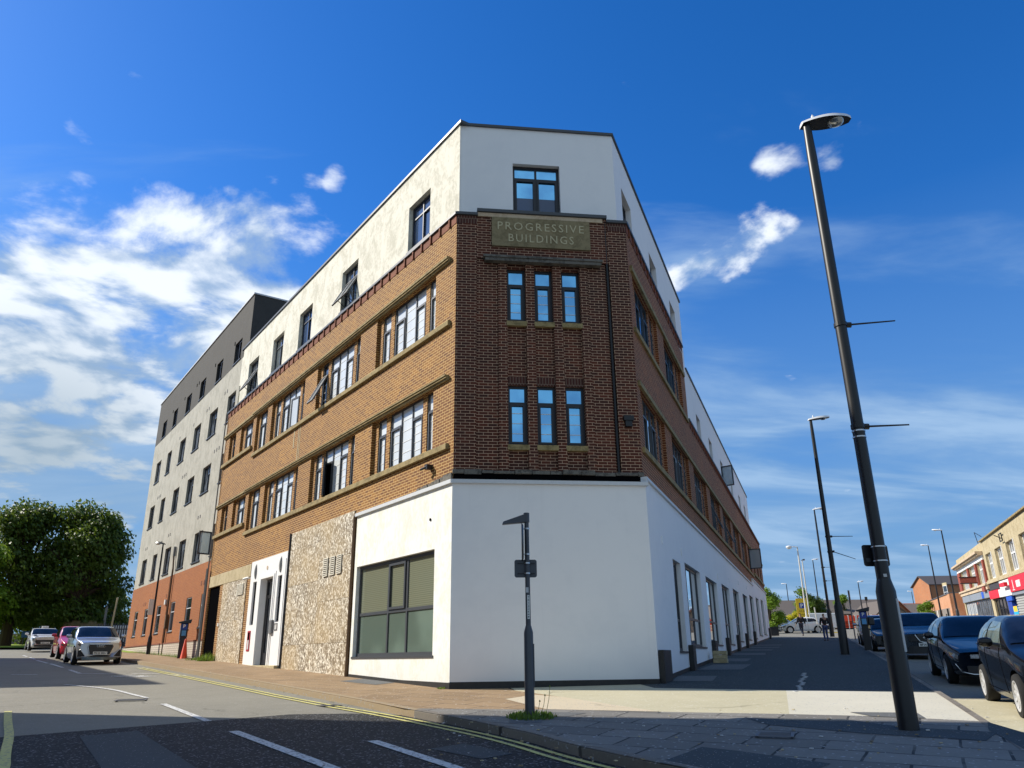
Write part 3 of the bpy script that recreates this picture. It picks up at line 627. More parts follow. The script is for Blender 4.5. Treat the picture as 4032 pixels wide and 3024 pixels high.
# big shop window on the left
window(bA,FL,.72,5.12,1.66,4.03,-.09,(.35,.585),.455,op=(),pm='glass_green',sill=.07,t=.085,pm2=('blind_slats',.46))
f=MB(); bars(f,FL,.76+1.92*0+2.55*0+ .0+1.58,3.25,2.78,3.93,-.075,-.03,.06); f.build('window_vent_sash','frame_grey',bA)
# ground floor windows on the right
for k,((a,b),(z0,z1)) in enumerate(zip(GW,gz)):
    window(bA,FR,a,b,z0,z1,-.11,(.30,.62) if k else (),.34,op=(),pm='glass_mirror' if k in (1,2,3) else 'glass_room',sill=.08,t=.075)
for a,z in ((4.8,4.40),(1.7,4.35),(13.8,4.5),(18.3,4.7),(22.9,4.95),(27.9,5.1)):
    q=MB(); q.box(FR,a-.04,a+.04,PD,PD+.02,z-.06,z+.14); q.build('air_vent','lamp_shell',bA)
q=MB(); q.tube([FL(.95,.0,4.75),FL(.95,.07,4.75)],.035,10); q.build('pipe_stub','void',bA)
q=MB(); q.box(FL,1.0,1.12,0,.16,6.0,6.12); q.tube([FL(1.06,.14,6.06),FL(1.25,.2,6.02)],.03,8); q.build('wall_camera','pole_dark',bA)
q=MB(); q.box(FC,4.2,4.45,0,.13,7.10,7.22); q.box(FC,4.24,4.41,0,.10,6.95,7.10); q.build('alarm_box','pole_dark',bA)
# brown pipe between shop and boards
q=MB(); q.tube([FL(5.40,.07,1.0),FL(5.40,.07,5.5)],.05,10); q.box(FL,5.29,5.51,.0,.03,1.0,5.55); q.build('drainpipe','brown_pipe',bA,smooth=False)
# ---- boarded openings (OSB)
def board(a0,a1,z0,z1,d=.03):
    q=MB(); q.box(FL,a0+.004,a1-.004,0,d,z0+.004,z1-.004); 
    q.u=[[(u+a0*3.7,v+z0*1.3) for u,v in f_] for f_ in q.u]
    return q.build('osb_board','osb',bA)
for (a0,a1,z0,z1,d) in [(5.53,8.03,1.1,2.05,.03),(8.03,10.77,1.15,2.05,.034),(5.53,8.03,2.05,3.25,.034),(8.03,10.77,2.05,3.9,.03),(5.53,8.03,3.25,4.47,.03),(8.03,10.77,3.9,5.1,.034),(5.53,8.03,4.47,5.69,.034),(8.03,10.77,5.1,5.69,.03)]: board(a0,a1,z0,z1,d)
for (a0,a1,z0,z1,d) in [(15.48,18.72,1.35,3.1,.03),(15.48,18.72,3.1,4.62,.033)]: board(a0,a1,z0,z1,d)
def louvre(a0,a1,z0,z1,n,m1='vent_pale',m2='vent_dark'):
    q=MB(); q.box(FL,a0,a1,.03,.045,z0,z1,1); bars(q,FL,a0,a1,z0,z1,.045,.065,.03,0)
    for k in range(n):
        z=z0+.04+(z1-z0-.08)*(k+.5)/n; q.box(FL,a0+.03,a1-.03,.045,.07,z-.018,z+.010,0)
    q.build('louvre_vent',[m1,m2],bA)
for a in (6.25,6.75,7.28): louvre(a,a+.34,3.97,4.52,8)
louvre(15.75,16.55,4.02,4.44,7)
q=MB(); q.box(FL,15.05,20.95,0,.03,4.63,5.11); q.build('stone_lintel','stone_pale',bA,bevel=.01)
q=MB(); q.tube([FL(10.80,.05,1.3),FL(10.80,.05,5.69)],.035,8); q.build('drainpipe','frame_black',bA)
# ---- white entrance
en=MB(); gwall(en,FL,10.86,14.80,1.44,5.12,[(12.05,13.42,1.44,4.38,.26),(14.0,14.42,2.82,4.36,.14),(11.24,11.66,2.82,4.36,.14)],.08,.2)
en.box(FL,10.86,14.80,-.06,.079,5.12,5.125); en.face([FL(10.86,-.05,1.44),FL(10.86,.08,1.44),FL(10.86,.08,5.12),FL(10.86,-.05,5.12)]); en.face([FL(14.8,-.05,1.44),FL(14.8,.08,1.44),FL(14.8,.08,5.12),FL(14.8,-.05,5.12)])
ent=en.build('entrance_surround','white_paint',bA)
en=MB()
for t_,d_ in ((.18,.10),(.10,.125)):
    en.box(FL,11.87+.18-t_,12.05,.08,d_,1.44,4.38+t_); en.box(FL,13.42,13.42+t_,.08,d_,1.44,4.38+t_); en.box(FL,12.05,13.42,.08,d_,4.38,4.38+t_)
en.box(FL,10.93,10.96,.08,.10,1.44,4.9); en.build('door_moulding','white_paint',ent,bevel=.006)
q=MB(); q.box(FL,10.9,14.78,-.1,.22,1.1,1.44); q.build('doorstep','stone_pale',bA,bevel=.01)
dr=MB(); bars(dr,FL,12.06,13.41,1.45,4.37,-.20,-.12,.09); dr.box(FL,12.15,13.32,-.19,-.13,3.70,3.82); dr.box(FL,12.15,13.32,-.19,-.13,1.54,1.85); dr.box(FL,12.15,12.27,-.19,-.13,1.85,3.7); dr.box(FL,13.2,13.32,-.19,-.13,1.85,3.7)
dr_=dr.build('door','frame_black',bA)
q=MB(); q.box(FL,12.1,13.38,-.18,-.16,1.5,4.3); q.build('pane','glass_dark',dr_)
q=MB(); q.tube([FL(12.2,-.08,2.1),FL(12.2,-.08,2.75)],.018,8); q.box(FL,12.17,12.23,-.29,-.08,2.15,2.19); q.box(FL,12.17,12.23,-.13,-.08,2.66,2.70); q.build('handle','chrome',dr_)
q=MB(); text_faces(q,'8',FL,12.72,4.0,.12,-.129,.004); q.build('door_number','plate_white',dr_)
for a,b in ((14.0,14.42),(11.24,11.66)): window(bA,FL,a,b,2.82,4.36,-.02,(),1.2,trl=(),fm='frame_black',pm='glass_dark',t=.05)
for a in (14.2,11.45):
    q=MB()
    for k in range(9):
        z0=4.46+k*.06; w0=.07*math.sin(math.pi*(k+.6)/9.6)**.6; w1=.07*math.sin(math.pi*(k+1.6)/9.9)**.6 if k<8 else .01
        q.hexa([FL(a-w0,.08,z0),FL(a+w0,.08,z0),FL(a+w0*.6,.08+w0*.9,z0),FL(a-w0*.6,.08+w0*.9,z0),FL(a-w1,.08,z0+.06),FL(a+w1,.08,z0+.06),FL(a+w1*.6,.08+w1*.9,z0+.06),FL(a-w1*.6,.08+w1*.9,z0+.06)])
    q.build('wall_lantern','grey_mid',bA)
q=MB(); q.tube([FL(12.9,.08,4.75),FL(12.9,.095,4.75)],.07,14); q.build('round_plaque','terracotta_pale',bA)
q=MB(); bars(q,FL,14.14,14.46,1.92,2.62,.08,.10,.05,0); q.box(FL,14.19,14.41,.08,.09,1.97,2.57,1); q.box(FL,14.22,14.38,.09,.105,1.98,2.30,2); q.build('red_panel',['red_paint','void','sticker'],bA)
q=MB(); q.box(FL,11.7,11.95,.08,.16,2.45,2.9); q.build('key_safe','grey_pipe',bA,bevel=.02)
q=MB(); bars(q,FL,11.3,11.6,2.55,2.78,.08,.10,.03,0); q.box(FL,11.33,11.57,.08,.09,2.58,2.75,1); q.build('intercom',['grey_pipe','sticker'],bA)
q=MB(); q.tube([FL(14.95,.0,4.55),FL(14.95,.1,4.55)],.03,8); q.tube([FL(14.95,.12,4.56),FL(15.12,.26,4.52)],.05,10); q.build('security_camera','plate_white',bA)
q=MB(); q.box(FL,18.84,18.95,.0,.03,2.95,3.08); q.build('door_bell','plate_white',bA)
# passage darkness at the left end, painted as a black sheet in the opening
q=MB(); q.box(FL,19.26,20.97,-.10,-.05,.8,4.62); q.build('passage_darkness','void',bA)
q=MB(); 
for k in range(2): q.tube([FL(21.12+k*.16,.12,1.2),FL(21.12+k*.16,.12,4.5+k*.3),FL(21.15+k*.1,.12,5.5)],.045,8)
q.tube([FL(21.17,.1,5.5),FL(21.17,.1,12.7)],.03,8); q.build('drainpipe','grey_pipe',bA)
q=MB(); q.box(FL,11.7-.25,11.7-.19,0,.008,8.9,9.72); q.box(FL,11.0,11.04,0,.008,8.32,9.6); q.box(FL,10.85,10.88,0,.008,8.32,9.6); q.build('mortar_streak','letter_pale',bA)

# ================================================================ THE ANNEXE
def ax(s_,z):   # measured on the street plane, moved back 0.10 m
    k=1+.10/9.06; return (s_+15.3)*k-15.3,(z-1.6)*k+1.6
FA=Fr(A0-nL*.10,dL,nL)
p=FA(20.3,0,0)
bB=thing('apartment_annexe','tall pale rendered annexe with charcoal top storey and orange brick base','building',Vector((p.x,p.y,g(p.x,p.y))))
rows=[]; SS=[(20.30,21.65),(23.42,24.97),(26.70,28.15),(30.02,31.45),(33.52,34.68),(36.45,37.85)]
top=[(20.25,21.43),(23.55,24.70),(26.9,28.05),(30.05,31.25),(33.47,34.55),(36.45,37.6)]
gfw=[(21.72,22.15),(23.85,24.89),(27.22,28.15),(30.45,31.47),(33.75,34.79),(36.75,37.75)]
cells={'top':[],'mid':[],'gf':[]}
for a,b in top: cells['top'].append(ax(a,15.32)+ax(b,16.42))
for z0,z1 in ((12.36,13.74),(9.46,10.84),(6.10,7.53)):
    for a,b in SS: cells['mid'].append(ax(a,z0)+ax(b,z1))
for a,b in gfw: cells['gf'].append(ax(a,3.02)+ax(b,4.46))
cells={k:[(q[0],q[2],q[1],q[3]) for q in v] for k,v in cells.items()}
E1=ax(39.45,0)[0]; ZB=ax(0,5.87)[1]; ZD=ax(0,15.2)[1]; ZT=ax(0,18.2)[1]
q=MB(); gwall(q,FA,20.05,E1,ZD,ZT,cells['top'],0,.14)
gwall(q,FA,19.3,20.05,15.83,ZT,(),0)
fs=Fr(FA(19.3,0,0),-nL,-dL); gwall(q,fs,0,14,15.2,ZT,(),0); fe=Fr(FA(E1,0,0),-nL,dL); gwall(q,fe,0,14,ZD,ZT,(),0)
q.build('top_storey_wall','render_dark',bB)
q=MB(); gwall(q,FA,20.25,E1,ZB,ZD,cells['mid'],0,.16); gwall(q,fe,0,14,ZB,ZD,(),0); q.build('render_wall','render_annex',bB)
q=MB(); gwall(q,FA,20.25,E1,1.2,ZB,cells['gf'],.02,.09); gwall(q,fe,0,14,1.2,ZB,(),.02); q.build('brick_wall','brick_new',bB)
q=MB(); slopestrip(q,FA,21.25,E1+.02,.02,.10,lambda a,p:2.46-.004*(a-21)+0*a,6,under=-.3); q.build('block_plinth','block_plinth',bB)
q=MB(); q.box(FA,21.25,E1+.02,.02,.11,2.44,2.50); q.build('plinth_course','brick_header',bB)
q=MB(); q.box(FA,19.25,E1+.06,-.2,.05,ZT,ZT+.07); q.box(fe,0,14,-.2,.05,ZT+.002,ZT+.072); q.box(fs,0,14,-.2,.04,ZT+.003,ZT+.073); q.build('roof_edge_trim','coping_light',bB)
q=MB(); q.prism([tuple(v_)[:2] for v_ in (FA(19.6,-.4,0),FA(E1-.3,-.4,0),FA(E1-.3,-13.8,0),FA(19.6,-13.8,0))],1,ZT-.03,1,0); q.build('roof',['lead','void'],bB)
rr_=random.Random(5)
for k,c in enumerate(cells['top']): window(bB,FA,c[0],c[1],c[2],c[3],-.12,(.55,),1.2,trl=(),op=(0,),pm='glass_mirror' if k in (0,3) else 'glass_dark',sill=.04,fm='frame_black')
for k,c in enumerate(cells['mid']):
    window(bB,FA,c[0],c[1],c[2],c[3],-.14,(.5,),.70,trl=(0,),op=(0,),pm='glass_room',sill=.05)
    if rr_.random()<.75:
        q=MB(); x0=c[0]+.08; q.box(FA,x0,x0+(c[1]-c[0])*rr_.uniform(.12,.40),-.134,-.131,c[2]+.07,c[3]-.07); q.build('curtain','glass_blind',bB)
for k,c in enumerate(cells['gf']): window(bB,FA,c[0],c[1],c[2],c[3],-.045,(),.66,op=(),fm='coping_light' ,t=.045,pm='glass_dark',sill=.06,sillm='frame_grey')
c=cells['mid'][12]; sash(bB,FA,c[1]-.62,c[1]-.02,c[2]+.05,c[3]-.35,.03,'b',75,pm='glass_clear')
for z in (8.35,8.35,11.25,11.25,14.15):
    pass
for (a,z,n) in [(22.3,14.2,2),(25.7,14.2,2),(28.9,14.1,1),(32.2,14.1,1),(22.6,11.35,3),(29.2,11.3,3),(35.6,11.2,3),(24.7,8.3,2),(31.2,8.25,2),(37.5,8.2,2)]:
    q=MB()
    for k in range(n): q.box(FA,a+k*.42,a+k*.42+.14,0,.012,z,z+.16)
    q.build('air_brick','vent_dark',bB)
for (a,z) in [(21.9,16.6),(25.5,16.6),(28.9,16.6),(29.4,16.6),(32.3,16.6),(35.4,16.6)]:
    q=MB(); q.box(FA,a,a+.12,0,.012,z,z+.18); q.build('air_brick','void',bB)
for (a,z) in [(22.3,4.9),(22.75,4.9),(29.9,4.8),(35.3,4.7),(35.8,4.7)]:
    q=MB(); q.box(FA,a,a+.16,.02,.03,z,z+.2); q.build('air_brick','brick_header',bB)
q=MB(); q.tube([FA(28.9,.1,1.6),FA(28.9,.1,6.2),FA(29.15,.1,6.9)],.045,8); q.box(FA,28.80,29.0,.02,.16,3.2,3.9); q.build('drainpipe','brown_pipe',bB)
q=MB(); q.tube([FA(29.15,.08,6.9),FA(29.15,.08,7.4)],.07,8); q.build('rainwater_head','grey_pipe',bB)
q=MB(); q.box(FA,29.7,30.0,.02,.10,4.45,4.7); q.build('alarm_box','plate_white',bB)
# ================================================================ GROUND
def V2(p): return Vector((p[0],p[1],0))
def clipcell(poly,x0,x1,y0,y1):
    def cl(P,ax_,v,keep_less):
        out=[]
        for i in range(len(P)):
            a=P[i];b=P[(i+1)%len(P)]
            ia=(a[ax_]<=v) if keep_less else (a[ax_]>=v); ib=(b[ax_]<=v) if keep_less else (b[ax_]>=v)
            if ia: out.append(a)
            if ia!=ib:
                t=(v-a[ax_])/(b[ax_]-a[ax_]); out.append((a[0]+(b[0]-a[0])*t,a[1]+(b[1]-a[1])*t))
        return out
    P=cl(poly,0,x1,True)
    if P: P=cl(P,0,x0,False)
    if P: P=cl(P,1,y1,True)
    if P: P=cl(P,1,y0,False)
    return P
def drape(mb,poly,off,cell=2.0,mi=0,zf=g):
    xs=[p[0] for p in poly]; ys=[p[1] for p in poly]
    x=math.floor(min(xs)/cell)*cell
    while x<max(xs):
        y=math.floor(min(ys)/cell)*cell
        while y<max(ys):
            P=clipcell(poly,x,x+cell,y,y+cell)
            Q=[]
            for p in P:
                if not Q or (abs(p[0]-Q[-1][0])+abs(p[1]-Q[-1][1]))>1e-5: Q.append(p)
            if len(Q)>2 and abs(sum(Q[i][0]*Q[(i+1)%len(Q)][1]-Q[(i+1)%len(Q)][0]*Q[i][1] for i in range(len(Q))))>1e-4:
                mb.face([Vector((p[0],p[1],zf(p[0],p[1])+off)) for p in Q],[(p[0],p[1]) for p in Q],mi)
            y+=cell
        x+=cell
def struct(mb,name,mats,**k):
    o=mb.build(name,mats,**k); o['kind']='structure'; return o
def resamp(pl,st=.6):
    out=[V2(pl[0])]
    for a,b in zip(pl,pl[1:]):
        a=V2(a);b=V2(b); n=max(1,int((b-a).length/st))
        out+=[a+(b-a)*(i/n) for i in range(1,n+1)]
    return out
def smooth_pl(pl,it=2):
    for _ in range(it):
        q=[pl[0]]
        for a,b in zip(pl,pl[1:]): q+=[(a[0]*.75+b[0]*.25,a[1]*.75+b[1]*.25),(a[0]*.25+b[0]*.75,a[1]*.25+b[1]*.75)]
        pl=q+[pl[-1]]
    return pl
def offs(pl,d):
    P=[V2(p) for p in pl]; out=[]
    for i,p in enumerate(P):
        t=(P[min(i+1,len(P)-1)]-P[max(i-1,0)]).normalized(); out.append(p+Vector((-t.y,t.x,0))*d)
    return out
RD=-KERB
KLs=[tuple(FL(s_,2.52,0))[:2] for s_ in (62,50,40,30,22,14,8,4,1.2)]
curve=smooth_pl([(-2.99,15.64),(-1.75,13.8),(-.95,12.75),(-.30,11.75),(.22,10.95),(.62,10.05),(1.05,9.35),(1.62,8.5),(2.3,7.5),(3.1,6.5),(3.9,6.2),(4.75,6.9)])
KRs=[tuple(FR(s_,5.5,0))[:2] for s_ in (-9,-4,0,6,14,24,36,46)]+[(23.0,62.0),(20.5,65.5),(16,66)]
kerb=KLs+curve+KRs
# asphalt everywhere (road level), reaching the horizon
gm=MB()
def zfar(x,y): return g(x,y)
rg=[-900,-500,-300,-200,-150,-120,-100,-85,-70,-60,-50,-42,-34,-27,-21,-16,-12,-9,-6,-3,0,3,6,9,12,16,21,27,34,42,50,60,70,85,100,120,150,200,300,500,900]
ry=[-900,-400,-200,-120,-80,-50,-30,-20,-14,-10,-6,-3,0,2,4,6,8,10,12,14,17,20,24,28,33,38,44,50,56,62,70,78,86,92,98,110,130,160,220,320,500,900,1500]
for i in range(len(rg)-1):
    for j in range(len(ry)-1):
        gm.face([Vector((a,b,g(a,b)+RD)) for a,b in ((rg[i],ry[j]),(rg[i+1],ry[j]),(rg[i+1],ry[j+1]),(rg[i],ry[j+1]))],[(0,0)]*4)
struct(gm,'road','asphalt_worn',smooth=True)
# newer coarse asphalt in the foreground
gm=MB(); drape(gm,[(-30,3),(-30,11),(-12,11.2),(-7.32,11.9),(-6.32,12.6),(-5.6,13.1),(-4.9,13.6),(-3.9,14.35),(-2.9,14.4),(-2.14,14.2),(-1.4,13.8),(6,7),(6,1),(0,-4)],RD+.004)
struct(gm,'road_resurfacing','asphalt_coarse')
gm=MB(); drape(gm,[(-1.08,10.54),(-.69,10.93),(-.04,10.13),(-.40,9.80)],RD+.009); drape(gm,[(-6.2,11.9),(-5.6,12.4),(-3.4,9.2),(-4.2,8.8)],RD+.008); struct(gm,'road_patch','asphalt_patch')
# pavements
fac=[tuple(FL(60,.0,0))[:2],tuple(FL(0,.0,0))[:2],tuple(FR(0,0,0))[:2],tuple(FR(46.7,0,0))[:2],(16,66)]
gm=MB()
out_l=KLs+[(-2.99,15.64),(-1.75,13.8)]
drape(gm,[tuple(p)[:2] for p in KLs]+[(-2.99,15.64),(-1.9,14.0),(.5,13.6),(1.77,13.86),(.9,15.6),(.0,17.2),(-.2,17.95),tuple(FL(0,0,0))[:2],tuple(FL(60,0,0))[:2]],0); struct(gm,'pavement','flags_brown')
gm=MB(); drape(gm,[(-1.9,14.0)]+[p for p in curve if p[1]<14.0]+KRs[:1]+[tuple(FR(-5.6,5.4,0))[:2],(6.3,11.3),(5.2,12.0),(4.07,12.43),(2.25,13.0),(.5,13.6)],0); struct(gm,'pavement','flags_grey')
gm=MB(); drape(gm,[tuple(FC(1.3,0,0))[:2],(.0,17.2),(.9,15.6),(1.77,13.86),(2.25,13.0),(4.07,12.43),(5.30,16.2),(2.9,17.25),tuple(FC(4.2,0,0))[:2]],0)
struct(gm,'pavement','tarmac_sunlit')  # pale tarmac only in the sun strip, ending near the building's shadow edge
gm=MB(); drape(gm,[(4.07,12.43),(5.2,12.0),(6.3,11.3),tuple(FR(-5.6,5.4,0))[:2],tuple(FR(-3.2,5.4,0))[:2],tuple(FR(-1.3,5.4,0))[:2],(5.30,16.2)],0); struct(gm,'sunlit_strip','concrete_sunlit')  # bright sunlight painted as a pale strip between the two shadow edges
gm=MB(); drape(gm,[tuple(FC(4.2,0,0))[:2],(2.9,17.25),(5.30,16.2),tuple(FR(-1.3,5.4,0))[:2]]+[tuple(p)[:2] for p in KRs[2:]]+[tuple(FR(46.7,0,0))[:2],tuple(FR(0,0,0))[:2]],0); struct(gm,'pavement','tarmac_pavement')  # shade put into colour: dark tarmac takes over near the building's shadow edge
gm=MB(); drape(gm,[(2.25,13.0),(1.77,13.86),(.9,15.6),(.35,16.2),(-.2,15.4),(.3,14.1),(.5,13.6)],.003); struct(gm,'pavement_infill','tan_concrete')
gm=MB()
for q in [[(3.62,18.98),(4.08,20.66),(5.01,20.42),(4.49,18.77)],[(5.1,23.01),(6.2,25.6),(7.3,25.3),(6.3,22.8)],[(6.6,27.6),(7.13,29.62),(8.43,29.08),(7.7,27.2)],[(8.5,32.36),(9.1,34.2),(10.4,33.8),(9.8,31.9)],[(10.15,36.91),(10.7,38.2),(12,37.8),(11.47,36.4)],[(11.59,40.21),(12.1,41.6),(13.4,41.1),(12.9,39.8)],[(13.0,44),(13.5,45.4),(14.8,45),(14.3,43.6)]]: drape(gm,q,.004)
struct(gm,'cellar_covers','cover_concrete')
gm=MB(); drape(gm,[(1.46,8.72),(2.11,9.62),(2.43,9.33),(3.14,8.51),(2.3,7.6)],.004); drape(gm,[(3.3,12.0),(4.6,11.75),(5.0,10.9),(5.9,10.3),(5.4,9.7),(4.3,10.4),(3.4,11.3)],.004); drape(gm,[(6.3,11.2),(5.9,10.5),(5.3,8.6),(6.0,8.9)],.005); struct(gm,'pavement_patch','asphalt_patch')
gm=MB(); drape(gm,[(-4.37,20.38),(-3.95,21.2),(-2.9,19.77),(-3.25,19.1)],.004); drape(gm,[(-.05,13.0),(.2,13.35),(1.1,13.0),(.75,12.55)],.004); drape(gm,[(-.1,12.55),(.45,12.5),(.35,11.9),(-.1,11.95)],.004); struct(gm,'pavement_slab','cover_concrete')
gm=MB(); bars_=[tuple(FR(-6.1,3.1,0))[:2]]; drape(gm,[(5.0,12.5),(5.9,12.28),(5.72,11.68),(5.1,11.95)],.006); tag(gm.build('access_cover','cover_concrete'),kind='structure')
gm=MB(); drape(gm,[tuple(FR(-9,5.52,0))[:2],tuple(FR(-9,8.3,0))[:2],tuple(FR(-1.2,8.3,0))[:2],tuple(FR(-1.2,5.52,0))[:2]],RD+.004); struct(gm,'sunlit_road_patch','tarmac_sunlit')  # pale patch painting the sun strip's brightness onto the road
# kerb stones: real step
km=MB(); kk=resamp(kerb,.45); ins=offs([tuple(p)[:2] for p in kk],.13); 
# choose the side that lies inside the pavement
for i in range(len(kk)-1):
    a,b=kk[i],kk[i+1]; c_,d_=ins[i],ins[i+1]
    P=[]
    for p in (a,b): P.append(Vector((p.x,p.y,g(p.x,p.y)+RD-.05)))
    t=[Vector((p.x,p.y,g(p.x,p.y)+.004)) for p in (a,b)]; u_=[Vector((p.x,p.y,g(p.x,p.y)+.004)) for p in (c_,d_)]
    lo=[(t[0]+(u_[0]-t[0])*.0)-Vector((0,0,.02)),(t[1]-Vector((0,0,.02)))]
    ti=[t[0]+(u_[0]-t[0])*.16,t[1]+(u_[1]-t[1])*.16]
    mi=0 if a.x>-1.7 else 1
    km.face([P[0],P[1],lo[1],lo[0]],None,mi); km.face([lo[0],lo[1],ti[1],ti[0]],None,mi); km.face([ti[0],ti[1],u_[1],u_[0]],None,mi)
struct(km,'kerb',['kerb_stone','kerb_brown'])
# opposite pavement in front of the shops
hS=R(24.); dS=Vector((math.sin(hS),math.cos(hS),0)); nS=Vector((-dS.y,dS.x,0)); Q0=Vector((31.17,48.2,0)); FS=Fr(Q0,dS,nS)
def shopkerb(a0,a1):
    gm=MB(); drape(gm,[tuple(FS(a0,2.7,0))[:2],tuple(FS(a1,2.7,0))[:2],tuple(FS(a1,-2,0))[:2],tuple(FS(a0,-2,0))[:2]],0,4); 
    for k in range(int((a1-a0)/2)):
        p,q=FS(a0+2*k,2.7,0),FS(a0+2*k+2,2.7,0)
        gm.face([p+UP*(g(p.x,p.y)+RD-.05),q+UP*(g(q.x,q.y)+RD-.05),q+UP*(g(q.x,q.y)),p+UP*(g(p.x,p.y))])
    struct(gm,'far_pavement','flags_grey')
shopkerb(-30,90)
gm=MB(); drape(gm,[(-75,64),(-45,62),(-36,60.5),(-34,63),(-38,72),(-75,84)],.02,5); struct(gm,'grass','grass_verge')
gm=MB(); drape(gm,[tuple(FL(34,.1,0))[:2],tuple(FL(60,.1,0))[:2],tuple(FL(60,1.3,0))[:2],tuple(FL(34,.7,0))[:2]],.012); struct(gm,'grass','grass_verge')
# road markings, thin sheets on the road
def line(pl,wd,mat_,off=RD+.012,name='road_marking'):
    P=resamp(pl,.5); L_=offs([tuple(p)[:2] for p in P],wd/2); R_2=offs([tuple(p)[:2] for p in P],-wd/2); mb=MB()
    for i in range(len(P)-1):
        mb.face([Vector((p.x,p.y,g(p.x,p.y)+off)) for p in (L_[i],L_[i+1],R_2[i+1],R_2[i])])
    struct(mb,name,mat_)
yel=[tuple(FL(s_,2.95,0))[:2] for s_ in (17.5,12,6,2.2)]+smooth_pl([(-3.35,15.55),(-2.07,14.0),(-1.15,12.72),(-.45,11.75),(.12,10.8),(.62,9.75),(1.4,8.5),(2.3,7.0)])
line(yel,.075,'line_yellow'); line([tuple(p)[:2] for p in offs(yel,-.17)],.075,'line_yellow')
for pl in ([(-6.94,16.3),(-4.96,13.44)],[(-4.14,12.26),(-1.9,9.15)],[(-1.92,11.22),(-.3,8.7)]): line(pl,.15 if pl[0][0]>-5 else .12,'line_white')
line(smooth_pl([(-11.9,21.7),(-10.6,20.75),(-9.53,19.7),(-8.6,18.51),(-7.87,17.63)]),.10,'line_white')
for pl in ([(-25.4,42.5),(-23.4,39.6)],[(-22.6,38.4),(-20.1,35.0)],[(-19.7,34.5),(-17.2,31.0)],[(-16.0,29.3),(-14.3,26.85)],[(-14.3,26.85),(-12.9,26.45)],[(-12.4,26.45),(-11.4,26.2)],[(-14.0,30.2),(-13.4,29.8)],[(-11.0,25.85),(-10.1,25.1)],[(-16.4,26.6),(-15.5,26.5)],[(-27.9,46),(-26.2,43.6)]): line(pl,.12,'line_white')
line(smooth_pl([(-9.3,15.2),(-8.1,13.3),(-7.25,12.0),(-6.3,10.4),(-5.6,9.3),(-5.0,8.0)]),.12,'line_yellow'); line(smooth_pl([(-9.6,15.0),(-8.4,13.1),(-7.55,11.8),(-6.6,10.2),(-5.9,9.1),(-5.3,7.8)]),.10,'line_yellow')
wm=MB(); FG=Fr(Vector((-12.45,25.25,g(-12,25)+RD)),Vector((.79,-.61,0)),UP)
class GF:   # text lying on the road
    pass
def gfr(a,b,z): p=Vector((-12.55,25.25,0))+Vector((.80,-.60,0))*a+Vector((.60,.80,0))*z; return Vector((p.x,p.y,g(p.x,p.y)+RD+.010+b))
text_faces(wm,'SLOW',gfr,.75,0,.75,0,.003,width=1.4,bold=.02); struct(wm,'road_marking','line_white')
wm=MB()
rnd=random.Random(4)
for k in range(26):
    t=k/25; p=Vector((7.38-1.95*t+rnd.uniform(-.05,.05),20.9-4.95*t,0)); wm.box(Fr(Vector((0,0,g(p.x,p.y))),Vector((1,0,0)),Vector((0,1,0))),p.x-.03,p.x+.04,p.y-.07,p.y+.07,.0,.005)
tag(wm.build('painted_scrawl','coping_light'),kind='structure')
def cover(x,y,rz,w_,l_,label,road_,n=6):
    z0=g(x,y)+(RD if road_ else 0)+.009; a=bd(rz); b=Vector((a.y,-a.x,0)); F_=Fr(Vector((x,y,z0)),a,b); q=MB()
    bars(q,lambda s_,d_,z_:F_(s_,z_,d_),-l_/2,l_/2,-w_/2,w_/2,0,.006,.04)
    for k in range(n): s_=-l_/2+.06+(l_-.12)*k/(n-1); q.box(F_,s_-.012,s_+.012,-w_/2+.04,w_/2-.04,0,.005)
    q.build('drain_cover','lead'); o_=col.objects[-1]; tag(o_,kind='structure')
cover(-3.55,15.75,-35,.38,.42,'',True); cover(-8.0,17.2,-20,.6,.6,'',True,9); cover(.6,8.9,-40,.36,.42,'',True); cover(3.2,10.4,20,.45,.6,'',False,8)
lit=MB(); rnd=random.Random(12)
for k in range(260):     # grit and bits of litter along the gutter and over the flags
    if k<150:
        i=rnd.randrange(len(kk)-1); p=kk[i]+(kk[i+1]-kk[i])*rnd.random(); d_=(kk[i+1]-kk[i]).normalized(); n_=Vector((d_.y,-d_.x,0)); p=p+n_*abs(rnd.gauss(0,.10))+n_*.02; z_=g(p.x,p.y)+RD+.012
        if p.y>24: continue
    else: p=Vector((rnd.uniform(-1,6),rnd.uniform(8.6,13),0)); z_=g(p.x,p.y)+.007
    s_=rnd.uniform(.006,.022); a=rnd.uniform(0,3); e1=Vector((math.cos(a),math.sin(a),0))*s_; e2=Vector((-math.sin(a),math.cos(a),0))*s_*rnd.uniform(.4,1)
    P0=Vector((p.x,p.y,z_)); lit.hexa([P0-e1-e2,P0+e1-e2,P0+e1+e2,P0-e1+e2]+[v_+UP*s_*.5 for v_ in (P0-e1-e2,P0+e1-e2*.7,P0+e1*.8+e2,P0-e1*.9+e2)],rnd.choice((0,0,1,2)))
tag(lit.build('street_grit',['stone_pale','sticker','wood_fence']),'scattered grit, leaves and scraps of litter in the gutter and over the corner pavement','grit',None,'stuff')
